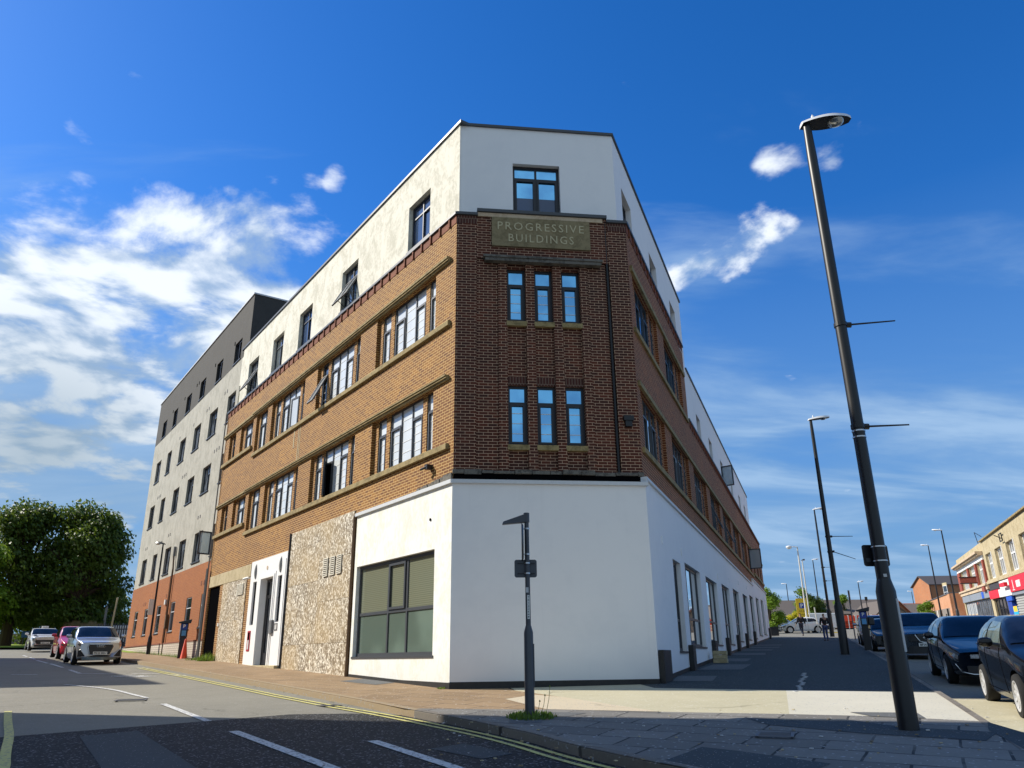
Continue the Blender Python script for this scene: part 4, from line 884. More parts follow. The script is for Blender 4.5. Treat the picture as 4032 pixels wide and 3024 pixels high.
# ================================================================ STREET FURNITURE
def gz_(x,y,road=False): return g(x,y)+(RD if road else 0)
def lampcol(x,y,h,hd,label,mat_='pole_dark',r0=.085,r1=.05,base=.13,bh=1.7,arm=.8,group='street lamps',headm='lamp_shell',globe=False,lean=(0,0),rods=(),z=None,thing_name='street_lamp'):
    z0=gz_(x,y) if z is None else z
    t=thing(thing_name,label,'street lamp',(x,y,z0),group)
    o=Vector((x,y,z0)); hd=Vector((math.sin(R(hd)),math.cos(R(hd)),0))
    q=MB(); q.tube([o-UP*.1,o+UP*bh,o+UP*(bh+.16)],[base,base,r0],16)
    q.box(Fr(o,hd,Vector((-hd.y,hd.x,0))),-base*.55,base*.55,base*.80,base*1.04,.5,bh*.8); q.build('base_compartment',mat_,t,smooth=True)
    q=MB(); q.tube([o+UP*(bh+.12),o+UP*(h*.93),o+UP*h],[r0,r1*1.25,r1],16); q.build('pole',mat_,t,smooth=True)
    F_=Fr(o,hd,Vector((-hd.y,hd.x,0)))
    q=MB()
    if globe:
        q.tube([o+UP*h,F_(.5,0,h+.02)],[.045,.04],10); q.lathe(F_(.85,0,h-.02),UP,[(.02,-.20),(.20,-.16),(.30,-.02),(.28,.10),(.12,.16),(.01,.17)],14)
        q.build('lamp_head',headm,t,smooth=True)
    else:
        n=10; prev=None
        top_=[];bot=[]
        for k in range(n+1):
            u=k/n; a=-.09+(arm+.09)*u; wd=.055+.13*math.sin(math.pi*min(1,u*.9+.06))**.8; 
            if u>.9: wd*=.7
            zt=h+.035+.10*math.sin(u*2.2)*(.9)+.06*u; zb=h-.03+.10*u+.01*math.sin(u*3)
            top_.append([F_(a,-wd,zb),F_(a,-wd*.7,(zt*.75+zb*.25)),F_(a,0,zt),F_(a,wd*.7,(zt*.75+zb*.25)),F_(a,wd,zb)])
        for k in range(n):
            for j in range(4): q.face([top_[k][j],top_[k+1][j],top_[k+1][j+1],top_[k][j+1]])
            q.face([top_[k][0],top_[k][4],top_[k+1][4],top_[k+1][0]],None,1)
        q.face(top_[0]); q.face(top_[-1][::-1]); q.lathe(F_(.12,0,h+.10),UP,[(.03,0),(.022,.06),(.004,.10)],8)
        hd_=q.build('lamp_head',[headm,'pole_dark'],t,smooth=True)
        q=MB(); q.lathe(F_(arm*.66,0,h+.055),-UP,[(.14,-.01),(.13,.03),(.085,.065),(.01,.08)],14); q.build('lamp_glass','glass_mirror' if 0 else 'headlamp',hd_,smooth=True)
    for (zz,ln,ang,up_) in rods:
        d_=Vector((math.sin(R(ang)),math.cos(R(ang)),0)); q=MB(); rr=r0*.95
        q.tube([o+UP*(zz-.03),o+UP*(zz+.03)],rr+.012,16); q.tube([o+d_*rr+UP*zz,o+d_*(rr+.07)+UP*zz],.045,8); q.tube([o+d_*rr+UP*zz,o+d_*(rr+ln)+UP*(zz+up_)],[.016,.011],8)
        q.build('banner_bracket','pole_dark',t)
    return t,F_,o
LH=110   # heads over the carriageway
t,F_,o=lampcol(4.98,10.65,9.28,LH-20,'tall dark street lamp nearest the camera carrying two bracket rods and a square sign back','pole_dark',.088,.062,.125,1.72,.74,rods=((5.62,.75,90,.06),(4.02,.66,90,.02)),z=gz_(4.98,10.65)-.02)
z0=o.z
q=MB()
def rrect(mb,fr,a0,a1,d0,d1,z0,z1,r,mi=0,n=5):
    P=[]
    for cx,cz,s0 in ((a1-r,z1-r,0),(a0+r,z1-r,90),(a0+r,z0+r,180),(a1-r,z0+r,270)):
        for k in range(n+1): a=R(s0+90*k/n); P.append((cx+r*math.cos(a),cz+r*math.sin(a)))
    f=[fr(x,d1,z) for x,z in P]; b=[fr(x,d0,z) for x,z in P]
    mb.face(f,None,mi); mb.face(b[::-1],None,mi)
    for i in range(len(P)):
        j=(i+1)%len(P); mb.face([f[i],f[j],b[j],b[i]],None,mi)
FX=Fr(o+Vector((0,.115,0)),Vector((1,.10,0)).normalized(),Vector((.10,-1,0)).normalized())
rrect(q,FX,-.185,.185,-.006,.006,2.06,2.35,.035); sg=q.build('sign_plate','pole_dark',t)
q=MB(); q.box(FX,-.15,-.09,.006,.008,2.12,2.17); q.box(FX,.09,.16,.006,.008,2.12,2.17); q.build('sticker','coping',sg)
for zz in (2.12,2.31):
    q=MB(); q.tube([o+UP*(zz-.008),o+UP*(zz+.008)],.094,16); q.build('clamp_band','steel',t)
q=MB(); q.box(Fr(o,Vector((1,0,0)),Vector((0,-1,0))),-.035,.01,.088,.092,1.90,1.94); q.build('sticker','sticker',t)
q=MB(); q.box(Fr(o,Vector((.75,-.66,0)),Vector((.66,.75,0)).normalized()),.100,.128,-.035,.035,.95,1.62); q.build('number_strip','sticker',t)
for (zz) in (3.86,3.95):
    q=MB(); q.tube([o+UP*(zz-.01),o+UP*(zz+.01)],.092,16); q.build('clamp_band','steel',t)
lampcol(12.6,31.1,9.3,LH-20,'second dark street lamp along the right pavement, with brackets and fittings low on its pole',z=1.62,rods=((4.4,.9,90,.0),(3.8,.8,120,-.35)),base=.16,r0=.10,r1=.055)
lampcol(23.35,59.5,9.3,LH-20,'third dark street lamp, behind the walking man in jeans at the end of the pavement',z=2.85,rods=((4.9,.7,90,0),(3.9,.7,90,0)),base=.16,r0=.10)
lampcol(40.8,107,9.2,LH-20,'thin distant street lamp rising behind the dark bushes beside the yellow sign',z=g(40.8,107),r0=.09)
lampcol(46.4,135,8.2,-70,'distant street lamp with a short arm above the yellow flowering bush, beside the dark roof',z=g(46,135),r0=.09)
lampcol(47.8,110,6.6,LH-20,'far street lamp above the brown roofs just left of the nearest pole',z=g(47.8,110)-.2,r0=.09)
lampcol(42.0,76,9.3,-66,'dark street lamp in front of the terracotta shop on the far pavement',z=g(42,76),r0=.10,base=.15)
lampcol(50.0,94,9.3,-66,'dark street lamp rising behind the gabled brick house',z=g(50,94),r0=.10)
lampcol(83.0,166,9.0,-66,'most distant street lamp, left of the gabled brick house',z=g(83,166)-.3,r0=.10)
lampcol(29.1,80.0,8.45,-90,'pale cream street lamp with a round white head near the white hatchback','pole_white',.08,.055,.12,1.5,globe=True,z=3.5)
lampcol(33.1,90.0,8.0,90,'slim pale pole with a dark top directly right of the pale lamp','pole_white',.07,.05,.09,1.0,arm=.3,z=3.7,headm='pole_dark')
lampcol(-19.1,42.2,5.85,-70,'thin dark lamp post standing against the orange brick base of the annexe','pole_dark',.055,.035,.10,1.0,arm=.55,z=1.78,headm='pole_dark',group='street lamps')
pt=[o_ for o_ in col.objects if o_.get('label','').startswith('thin dark lamp post')][0]
q=MB(); q.box(Fr(Vector((-19.1,42.2,1.78)),Vector((-.8,-.6,0)),Vector((-.6,.8,0))),.06,.30,-.012,.012,2.15,2.95); q.build('sign_plate','plate_white',pt)
# lit sign column at the corner
x,y=.21,12.6; z0=gz_(x,y); o=Vector((x,y,z0)); t=thing('sign_post','short grey sign column with small lamp and sign backs standing in weeds at the corner','sign post',o)
q=MB(); q.tube([o-UP*.1,o+UP*1.22,o+UP*1.32],[.076,.072,.045],12); q.box(Fr(o,Vector((1,0,0)),Vector((0,-1,0))),.045,.085,-.03,.03,.42,1.05); q.build('base_compartment','pole_grey',t,smooth=True)
q=MB(); q.tube([o+UP*1.30,o+UP*3.05],[.041,.036],12); q.build('pole','pole_grey',t,smooth=True)
q=MB(); F_=Fr(o,Vector((1,0,0)),Vector((0,-1,0))); q.tube([o+UP*2.93,o+UP*3.09],.048,12)
q.hexa([F_(-.40,-.05,2.90),F_(-.02,-.05,2.93),F_(-.02,.05,2.93),F_(-.40,.05,2.90),F_(-.38,-.035,2.95),F_(-.02,-.05,3.07),F_(-.02,.05,3.07),F_(-.38,.035,2.95)]); q.build('sign_light','pole_grey',t,bevel=.008)
q=MB(); c=F_(-.075,.0,2.62); q.tube([c+Vector((-.012,0,0)),c+Vector((.0,0,0))],.30,28); q.tube([c+Vector((.0,0,0)),c+Vector((.02,0,0))],[.295,.27],28); q.build('disc_sign','pole_grey',t,smooth=True)
for zz in (2.42,2.83): q=MB(); q.tube([o+UP*(zz-.012),o+UP*(zz+.012)],.046,12); q.box(F_,-.075,-.03,-.02,.02,zz-.012,zz+.012); q.build('clamp_band','steel',t)
q=MB(); rrect(q,Fr(o,Vector((1,.04,0)).normalized(),Vector((.04,-1,0)).normalized()),-.205,.155,-.052,-.045,2.06,2.34,.035); s_=q.build('sign_plate','pole_grey',t)
for zz in (2.12,2.28):
    q=MB(); q.box(F_,-.16,.12,-.048,-.034,zz-.01,zz+.01); q.build('rail','pole_dark',s_); q=MB(); q.tube([o+UP*(zz-.01),o+UP*(zz+.01)],.045,12); q.build('clamp_band','steel',t)
q=MB(); q.box(F_,-.012,.026,.034,.041,1.42,1.78); s_=q.build('number_strip','plate_white',t)
q=MB()
for k,ch in enumerate('TS12264'): text_faces(q,ch,F_,.007,1.735-.044*k,.032,.0415,.001,bold=.02)
q.box(F_,-.003,.017,.0415,.0425,1.44,1.46); q.build('lettering','letter_black',s_)
q=MB(); q.box(F_,-.03,.012,.036,.042,1.82,1.90); q.build('sticker','sticker',t)
def tuft(x,y,r,h,n,name='weeds',label='',mat_='leaf_weed',z=None,rnd=random.Random(9)):
    q=MB()
    for k in range(n):
        a=rnd.uniform(0,6.28); rr=r*math.sqrt(rnd.random()); px=x+rr*math.cos(a); py=y+rr*math.sin(a); zz=(gz_(px,py) if z is None else z); hh=h*rnd.uniform(.35,1)*(1.1-rr/r*.6); b=rnd.uniform(0,6.28); w_=rnd.uniform(.006,.016); le=Vector((math.cos(b),math.sin(b),0))*hh*rnd.uniform(.1,.8)
        p=Vector((px,py,zz)); s_=Vector((-math.sin(b),math.cos(b),0))*w_
        q.face([p-s_,p+s_,p+s_*.9+le*.5+UP*hh*.6,p-s_*.9+le*.5+UP*hh*.6]); q.face([p-s_*.9+le*.5+UP*hh*.6,p+s_*.9+le*.5+UP*hh*.6,p+le+UP*hh])
    o_=q.build(name,mat_); tag(o_,label,'weeds'); return o_
tuft(.23,12.55,.38,.14,420,label='ragged green weeds round the foot of the corner sign column'); 
q=MB()
for (a,b,h) in ((.42,12.5,.30),(.50,12.55,.42),(.34,12.5,.22)):
    q.tube([Vector((a-.06,b,gz_(a,b))),Vector((a,b,gz_(a,b)+h*.6)),Vector((a+.02,b,gz_(a,b)+h))],.004,5); q.lathe((a+.02,b,gz_(a,b)+h),UP,[(.004,0),(.016,.01),(.004,.03)],6)
tag(q.build('weed_stalks','leaf_weed'),'thin flowering weed stalks beside the corner sign column','weeds')
p=FL(19.0,.25,0); tuft(p.x,p.y,.45,.42,300,label='bright green weeds growing at the foot of the small boarded opening')
p=FL(20.3,.3,0); tuft(p.x,p.y,.5,.16,160,label='low weeds in front of the dark passage')
for s_,lab in ((23.5,'thin grass along the annexe plinth near the orange cone'),(26.0,'grass tufts along the annexe plinth behind the parking machine'),(29.5,'grass tufts at the annexe plinth beside its lamp post'),(32.5,'dry grass along the far part of the annexe plinth')):
    q=MB(); rnd=random.Random(int(s_))
    for k in range(260):
        a=s_+rnd.uniform(-1.6,1.6); b=.14+abs(rnd.gauss(0,.16)); p=FL(a,b,0); h_=rnd.uniform(.05,.2); le=Vector((rnd.uniform(-1,1),rnd.uniform(-1,1),0))*.06; z_=gz_(p.x,p.y); p=Vector((p.x,p.y,z_)); sd_=dL*.012
        q.face([p-sd_,p+sd_,p+le+UP*h_])
    tag(q.build('grass_tufts','leaf_weed'),lab,'weeds',None)
tuft(FL(.15,.12,0).x,FL(.15,.12,0).y,.10,.07,40,label='tiny weeds at the white corner of the building',name='weeds')
# parking machines
def machine(x,y,hd,label,h=1.72,z=None):
    z0=gz_(x,y) if z is None else z; o=Vector((x,y,z0)); t=thing('parking_machine',label,'parking meter',o,'parking machines')
    a=R(hd); F_=Fr(o,Vector((math.cos(a),-math.sin(a),0)),Vector((-math.sin(a),-math.cos(a),0)))
    q=MB(); q.hexa([F_(-.15,-.13,-.05),F_(.15,-.13,-.05),F_(.15,.13,-.05),F_(-.15,.13,-.05),F_(-.14,-.12,1.0),F_(.14,-.12,1.0),F_(.14,.12,1.0),F_(-.14,.12,1.0)])
    q.hexa([F_(-.15,-.13,1.0),F_(.15,-.13,1.0),F_(.15,.13,1.0),F_(-.15,.13,1.0),F_(-.16,-.14,h-.12),F_(.16,-.14,h-.12),F_(.16,.06,h-.12),F_(-.16,.06,h-.12)]); q.build('cabinet','plastic_black',t,bevel=.02)
    q=MB(); q.hexa([F_(-.24,-.17,h-.12),F_(.24,-.17,h-.12),F_(.26,.14,h-.12),F_(-.26,.14,h-.12),F_(-.20,-.18,h-.05),F_(.20,-.18,h+.02),F_(.30,.10,h+.06),F_(-.27,.10,h-.06)]); q.build('solar_hood','plastic_black',t,bevel=.015)
    fz=lambda z_: .13-.07*max(0,(z_-1.0)/(h-1.12))
    q=MB(); q.hexa([F_(-.12,0,h-.40),F_(.12,0,h-.40),F_(.12,fz(h-.4)+.008,h-.40),F_(-.12,fz(h-.4)+.008,h-.40),F_(-.12,0,h-.14),F_(.12,0,h-.14),F_(.12,fz(h-.14)+.008,h-.14),F_(-.12,fz(h-.14)+.008,h-.14)]); pn=q.build('sign_panel','blue_sign',t)
    q=MB(); text_faces(q,'P',F_,0,h-.33,.16,fz(h-.25)+.012,.004,bold=.04); q.build('lettering','plate_white',pn)
    q=MB(); q.hexa([F_(-.09,0,h-.66),F_(.09,0,h-.66),F_(.09,fz(h-.66)+.01,h-.66),F_(-.09,fz(h-.66)+.01,h-.66),F_(-.09,0,h-.43),F_(.09,0,h-.43),F_(.09,fz(h-.43)+.01,h-.43),F_(-.09,fz(h-.43)+.01,h-.43)]); q.build('tariff_panel','sky_panel',t)
    q=MB(); q.box(F_,-.172,-.15,-.10,.10,.9,h-.2); q.build('side_trim','steel',t)
    return t
machine(-14.92,36.25,-20,'black parking machine with a blue P panel between the annexe wall and the orange cone',z=1.62)
t=machine(15.25,35.1,22,'black parking machine with a blue P panel at the right kerb',z=1.72)
q=MB(); q.box(Fr(Vector((15.25,35.1,1.72)),Vector((1,0,0)),Vector((0,-1,0))),.16,.42,-.1,.1,1.02,1.35); q.build('side_box','plastic_black',t,bevel=.05)
# cone
o=Vector((-14.65,35.9,1.62)); t=thing('traffic_cone','tall narrow orange traffic cone beside the drainpipe at the dark passage','traffic cone',o)
q=MB(); q.lathe(o,UP,[(.17,.03),(.155,.06),(.035,.90),(.02,.92)],16); q.build('cone','plastic_orange',t,smooth=True); q=MB(); q.box(Fr(o,Vector((1,0,0)),Vector((0,1,0))),-.22,.22,-.22,.22,0,.035); q.build('cone_base','plastic_black',t,bevel=.01)
# pile of bricks by the wall
for k in range(3):
    p=FR(8.9,.42,0); z0=gz_(p.x,p.y)+.125*k; q=MB(); q.box(Fr(Vector((p.x,p.y,0)),bd(20+ (3,-4,2)[k]),bd(110+(3,-4,2)[k])),-.14,.14,-.22,.22,z0,z0+.118)
    tag(q.build('stone_block','stone_pale',bevel=.008),('bottom','middle','top')[k]+' pale stone block of the little stack against the white wall','block','stone blocks stacked by the wall')
# pole with sign, posts near the end of the right pavement
def simple_sign(x,y,z,h,label,pm,parts):
    o=Vector((x,y,z)); t=thing('sign_post',label,'sign post',o); q=MB(); q.tube([o-UP*.1,o+UP*h],.045,10); q.build('pole',pm,t,smooth=True)
    for (a0,a1,z0,z1,m_,rot) in parts:
        a=R(rot); q=MB(); rrect(q,Fr(o,Vector((math.cos(a),math.sin(a),0)),Vector((math.sin(a),-math.cos(a),0))),a0,a1,.046,.06,z0,z1,.04); q.build('sign_plate',m_,t)
    return t
simple_sign(23.4,55.66,2.55,3.2,'thin grey post with a dark narrow sign on top at the shaded pavement end','grey_pipe',[(-.12,.12,2.3,3.2,'pole_dark',55)])
simple_sign(37.5,85,3.75,3.4,'slender dark pole with a small black top in front of the brown roofs','pole_dark',[(-.15,.15,3.1,3.5,'pole_dark',0)])
q=MB(); o=Vector((29.4,78,3.4)); q.tube([o,o+Vector((-.15,0,2.45))],.06,8); tag(q.build('wooden_post','pole_white'),'plain pale leaning post right of the white hatchback','post')
o=Vector((30.2,84,3.75)); t=thing('parking_sign','tall yellow car park sign with a dark P square behind the pale lamp','sign',o)
F_=Fr(o,Vector((1,-.15,0)).normalized(),Vector((-.15,-1,0)).normalized()); q=MB()
for a in (-.4,.4): q.tube([F_(a,-.05,-.2),F_(a,-.05,3.3)],.05,8)
q.build('post','pole_dark',t); q=MB(); q.box(F_,-.55,.55,-.03,.03,1.4,3.35); b_=q.build('board','yellow_sign',t)
q=MB(); q.box(F_,-.26,.26,.03,.04,2.35,2.90); b2=q.build('square','blue_sign',b_); q=MB(); text_faces(q,'P',F_,0,2.42,.40,.041,.004,bold=.03); q.build('lettering','plate_white',b_)
q=MB(); text_faces(q,'£1.25',F_,0,2.0,.20,.031,.004); text_faces(q,'parking',F_,0,1.58,.22,.031,.004); q.build('lettering','letter_black',b_)
q=MB(); 
for k in range(3):
    x0=27.2+k*1.35 if 0 else 26.9+k*1.3
    q=MB(); q.box(Fr(Vector((0,0,0)),Vector((1,0,0)),Vector((0,1,0))),29.4+k*.75,30.1+k*.75,77.2,77.45,3.38,3.52); tag(q.build('kerb_block','yellow_kerb',bevel=.03),('left','middle','right')[k]+' yellow painted kerb block beyond the man in jeans','kerb block','yellow kerb blocks')
o=Vector((21.6,67.2,g(21.6,67.2))); t=thing('litter_bin','dark square litter bin in the shade just past the end of the white wall','bin',o); F_=Fr(o,Vector((1,-.3,0)).normalized(),Vector((-.3,-1,0)).normalized())
q=MB(); q.box(F_,-.35,.35,-.3,.3,0,.62); q.build('body','plastic_black',t,bevel=.03); q=MB(); q.box(F_,-.38,.38,-.33,.33,.62,.70); q.build('lid','pole_dark',t,bevel=.02)
# orange barriers
for k,x0 in enumerate((39.6,41.4,43.2,45.0)):
    o=Vector((x0,100-.3*k,g(x0,100))); t=thing('barrier',('leftmost','second from left','third from left','rightmost')[k]+' of the orange slatted site barriers across the junction','barrier',o,'orange site barriers'); F_=Fr(o,Vector((1,-.17,0)).normalized(),Vector((-.17,-1,0)).normalized())
    q=MB(); q.box(F_,-.85,.85,-.04,.04,.85,1.55); q.build('panel','plastic_orange',t)
    q=MB()
    for j in range(4): q.box(F_,-.85,.85,-.05,.05,.1+.18*j,.19+.18*j)
    q.build('slats','plastic_orange',t); q=MB()
    for a in (-.85,0,.85): q.box(F_,a-.05,a+.05,-.07,.07,0,1.6)
    q.build('post','plate_white',t)
# ================================================================ CARS
def interp(pts,t):
    if t<=pts[0][0]: return pts[0][1]
    for (a,b),(c,d) in zip(pts,pts[1:]):
        if t<=c:
            u=(t-a)/(c-a); return b+(d-b)*u
    return pts[-1][1]
def sm(pts,t,w): return sum(interp(pts,t+w*k)*wt for k,wt in ((-1,.2),(-.5,.2),(0,.2),(.5,.2),(1,.2)))
def make_car(name,label,loc,hd,paint_='paint_black',L=4.3,W=1.78,H=1.48,wb=2.6,fo=.85,wr=.315,hood=.98,nose=.72,cowl=1.15,rf=1.95,rr=3.3,tail=.95,tailx=None,belt=(.92,1.0),grille='bar',plate=None,group=None,spokes=7,tint='car_glass',wag=True,clad=None,trim='plastic_black',rimm='rim_silver',z=None,extra=None,gh=.24,bonnet_w=1.0,hl=(.62,.80),sidew=False):
    # local frame: t along the car from the nose backwards, y sideways, z up; loc is the middle of the car on the road
    t_=thing(name,label,'car',loc,group); t_.rotation_euler=(0,0,0)
    a=R(hd); fwd=Vector((math.sin(a),math.cos(a),0)); side=Vector((fwd.y,-fwd.x,0)); base=Vector(loc)
    zc=(g(*(base+fwd*1.3)[:2])-g(*(base-fwd*1.3)[:2]))/2.6
    def W3(t,y,z_): 
        d=L/2-t; return base+fwd*d+side*y+UP*(z_+zc*d)
    tailx=L if tailx is None else tailx
    top=[(0,nose),(.12,nose+.06),(cowl-.05,hood),(rf,H-.02),((rf+rr)/2,H),(rr,H-.05),(tailx,tail),(L,tail-.04)]
    def zt(t):
        w=.10 if t<cowl+.1 else .16
        return sm(top,t,w)
    bl=[(0,nose-.06),(.5,nose+.04),(cowl,min(belt[0],hood-.04)),(L-.5,belt[1]),(L,belt[1]-.1)]
    def zs(t): return min(sm(bl,t,.1),zt(t)-.035)
    def hw(t):
        u=abs(t-L*.5)/(L*.5); return W/2*(1-.14*u**5-.05*u**2)
    def zb(t): return .20+.10*max(0,1-t/.5)**2+.12*max(0,1-(L-t)/.5)**2
    def sec(t):
        w_=hw(t); b=zb(t); s_=zs(t); T=zt(t); h=T-s_; rw=w_*.955-gh*h-.02
        mid=b+(s_-b)*.5
        k=min(1,h/.35)
        return [(0,b),(w_*.82,b),(w_*.955,b+.05),(w_*.995,mid),(w_*.995,s_-.12),(w_*.955,s_),( (w_*.955+rw)/2+.012*k, s_+h*.52),(rw,T-.065*k-.012),(rw*.86,T-.016),(rw*.5,T-.002),(0,T)]
    def cr(P,u):
        n=len(P)-1; i=min(int(u),n-1); f=u-i
        p0=P[max(i-1,0)];p1=P[i];p2=P[i+1];p3=P[min(i+2,n)]
        if i==0: p0=(-P[1][0],P[1][1])
        if i==n-1: p3=(-P[n-1][0],P[n-1][1])
        r=[]
        for k in (0,1):
            m1=(p2[k]-p0[k])*.38; m2=(p3[k]-p1[k])*.38
            f2=f*f;f3=f2*f
            r.append((2*f3-3*f2+1)*p1[k]+(f3-2*f2+f)*m1+(-2*f3+3*f2)*p2[k]+(f3-f2)*m2)
        return r
    def bend(t,y):
        k=max(0,1-t/1.1)**2; kb=max(0,1-(L-t)/.8)**2
        return t+.24*k*abs(y/(W/2))**2.6-.14*kb*abs(y/(W/2))**2.6
    def Sp(t,u,sg=1,off=0):
        y,z_=cr(sec(t),u)
        if off:
            y2,z2=cr(sec(t),min(10,u+.05)); y1,z1=cr(sec(t),max(0,u-.05)); dy,dz=y2-y1,z2-z1; l=math.hypot(dy,dz) or 1
            y+=off*dz/l; z_-=off*dy/l
            # lean outward along the slope of the top as well
            z_+=off*.5 if u>7 else 0
        return W3(bend(t,y)-(off*.6 if (u>7 and t<rf) else 0)+(off*.6 if (u>7 and t>rr) else 0),sg*y,z_)
    NS=64; us=[k/3 for k in range(31)]
    ts=[L*(k/NS) for k in range(NS+1)]
    bm=bmesh.new(); ringv=[]
    for t in ts:
        r=[bm.verts.new(Sp(t,u,1)-base) for u in us]; l=[bm.verts.new(Sp(t,u,-1)-base) for u in us[1:-1]]
        ringv.append(r+l[::-1])
    M=len(ringv[0])
    for i in range(NS):
        for j in range(M): bm.faces.new((ringv[i][j],ringv[i][(j+1)%M],ringv[i+1][(j+1)%M],ringv[i+1][j]))
    bm.faces.new(ringv[0]); bm.faces.new(ringv[-1][::-1])
    bmesh.ops.recalc_face_normals(bm,faces=bm.faces)
    me=bpy.data.meshes.new('body'); bm.to_mesh(me); bm.free(); me.materials.append(MATS[paint_]); me.materials.append(MATS['void'])
    bo=bpy.data.objects.new('body',me); col.objects.link(bo); bo.parent=t_
    # wheel arches cut out of the shell
    cb=MB(); axles=(fo,fo+wb)
    for ta in axles:
        for sg in (-1,1):
            c=W3(ta,sg*(W/2+.08),wr); c2=W3(ta,sg*(W/2-.30),wr); n=28
            cb.tube([c,c2],wr+.055,n,1)
    cm=bpy.data.meshes.new('c'); cm.from_pydata([v_-base for v_ in cb.v],[],cb.f); cm.materials.append(MATS['void']); cm.materials.append(MATS['void'])
    bm=bmesh.new(); bm.from_mesh(cm); bmesh.ops.remove_doubles(bm,verts=bm.verts,dist=1e-4); bmesh.ops.recalc_face_normals(bm,faces=bm.faces)
    for f in bm.faces: f.material_index=1
    bm.to_mesh(cm); bm.free()
    co=bpy.data.objects.new('c',cm); col.objects.link(co); co.parent=t_
    md=bo.modifiers.new('b','BOOLEAN'); md.operation='DIFFERENCE'; md.object=co; md.solver='EXACT'
    bpy.context.view_layer.update()
    nm=bpy.data.meshes.new_from_object(bo.evaluated_get(bpy.context.evaluated_depsgraph_get()))
    bo.modifiers.clear(); bo.data=nm; bpy.data.objects.remove(co)
    for p in nm.polygons: p.use_smooth=True
    nm.set_sharp_from_angle(angle=R(40))
    body=bo
    def patch(nm_,mat_,tf,u0,u1,sgs=(1,-1),off=.006,nt=10,nu=6,both=False,parent=t_,th=.0):
        # tf(u)->(t0,t1)
        for sg in (sgs if not both else (0,)):
            q=MB()
            def P(u,k): 
                t0,t1=tf(u if u<=10 else 20-u); return t0+(t1-t0)*k
            ul=[u0+(u1-u0)*i/nu for i in range(nu+1)]
            if both: ul=ul+[20-x for x in ul[::-1][1:]] if abs(u1-10)<1e-6 else ul
            for i in range(len(ul)-1):
                for k in range(nt):
                    pts=[]
                    for (u,kk) in ((ul[i],k/nt),(ul[i+1],k/nt),(ul[i+1],(k+1)/nt),(ul[i],(k+1)/nt)):
                        s2=sg
                        uu=u
                        if both: s2=1 if u<=10 else -1; uu=u if u<=10 else 20-u
                        pts.append(Sp(P(u,kk),uu,s2,off))
                    q.face(pts)
            q.build(nm_,mat_,parent,smooth=True)
    # glass
    patch('windscreen',tint,lambda u:(cowl+.02+.03*(10-u)/3,rf-.03),7.25,10,both=True,off=.008)
    if wag: patch('rear_window',tint,lambda u:(rr+.08,min(tailx-.02,rr+.08+(tailx-rr)*.62)),7.4,10,both=True,off=.008)
    tB=(rf+rr)/2+.02
    f0=lambda u:cowl+.30+(rf-cowl-.22)*max(0,(u-5.2)/1.6)**1.0
    patch('side_window','glass_side' if sidew else tint,lambda u:(f0(u),tB-.04),5.22,6.78,off=.006)
    e1=lambda u:(tB+.05, rr-.02+ (.32 if wag else 0)*max(0,(6.78-u)/1.56))
    patch('side_window','glass_side' if sidew else tint,e1,5.22,6.78,off=.006)
    # window line trim and door seams
    for sg in (1,-1):
        q=MB(); q.tube([Sp(cowl+.25+(rr+.30-cowl-.25)*k/14,5.13,sg,.006) for k in range(15)],.010,5); q.build('window_trim',trim,t_)
        q=MB()
        for td in (tB,cowl+.30,rr+.12):
            q.tube([Sp(td+ (0.0 if td==tB else .02*j),2.2+3.0*j/9,sg,.001) for j in range(10)],.005,4)
        q.tube([Sp(cowl+.32+(rr-.2-cowl)*k/10,2.25,sg,.001) for k in range(11)],.005,4); q.build('door_seam','void',t_)
        for td in (tB-.22,rr-.0):
            q=MB(); q.tube([Sp(td-.09,4.55,sg,.02),Sp(td,4.55,sg,.035),Sp(td+.09,4.55,sg,.02)],.014,6); q.build('door_handle',paint_,t_)
        # mirrors
        c=Sp(cowl+.42,5.3,sg,.0); q=MB(); s2=side*sg
        q.tube([c-s2*.03,c+s2*.12+UP*.03],.03,6,1)
        cc=c+s2*.20+UP*.06
        F_=Fr(cc,s2,fwd)
        n=10; rings=[]
        for k in range(n+1):
            u=-1+2*k/n; r0=math.sqrt(max(0,1-u*u))**.7
            rings.append([cc+s2*(.115*u)+UP*(.075*r0*math.cos(v*math.pi/5))+fwd*(.065*r0*math.sin(v*math.pi/5)) for v in range(10)])
        for k in range(n):
            for v in range(10): q.face([rings[k][v],rings[k+1][v],rings[k+1][(v+1)%10],rings[k][(v+1)%10]])
        mo=q.build('door_mirror',[paint_,'plastic_black'],t_,smooth=True)
        q=MB(); q.box(F_,-.09,.09,-.070,-.062,-.055,.055); q.build('mirror_glass','glass_mirror',mo)
    # lamps and front
    patch('headlight','headlamp_dark' if grille in ('shield','bar') else 'headlamp',lambda u:(.02,.20+.20*(5.0-u)),4.25,4.90,off=.008,nt=8,nu=4)
    patch('tail_light','red_paint',lambda u:(L-.22,L-.02),4.2,5.1,off=.006,nt=5,nu=4)
    def front(y0,y1,z0,z1,d=.012,mat_='plastic_black',nm_='grille',r=0.,parent=t_,mi=0,mb=None,n=8):
        q=mb or MB(); 
        for i in range(n):
            ya=y0+(y1-y0)*i/n; yb=y0+(y1-y0)*(i+1)/n
            def X(y,z_): return W3(bend(0,y)-d,y,z_)
            def zc_(y,z_): return z_
            q.hexa([X(ya,z0),X(yb,z0),X(yb,z0)-fwd*(d+.05),X(ya,z0)-fwd*(d+.05),X(ya,z1),X(yb,z1),X(yb,z1)-fwd*(d+.05),X(ya,z1)-fwd*(d+.05)],mi)
        if mb is None: return q.build(nm_,mat_,parent)
    hwf=hw(0)
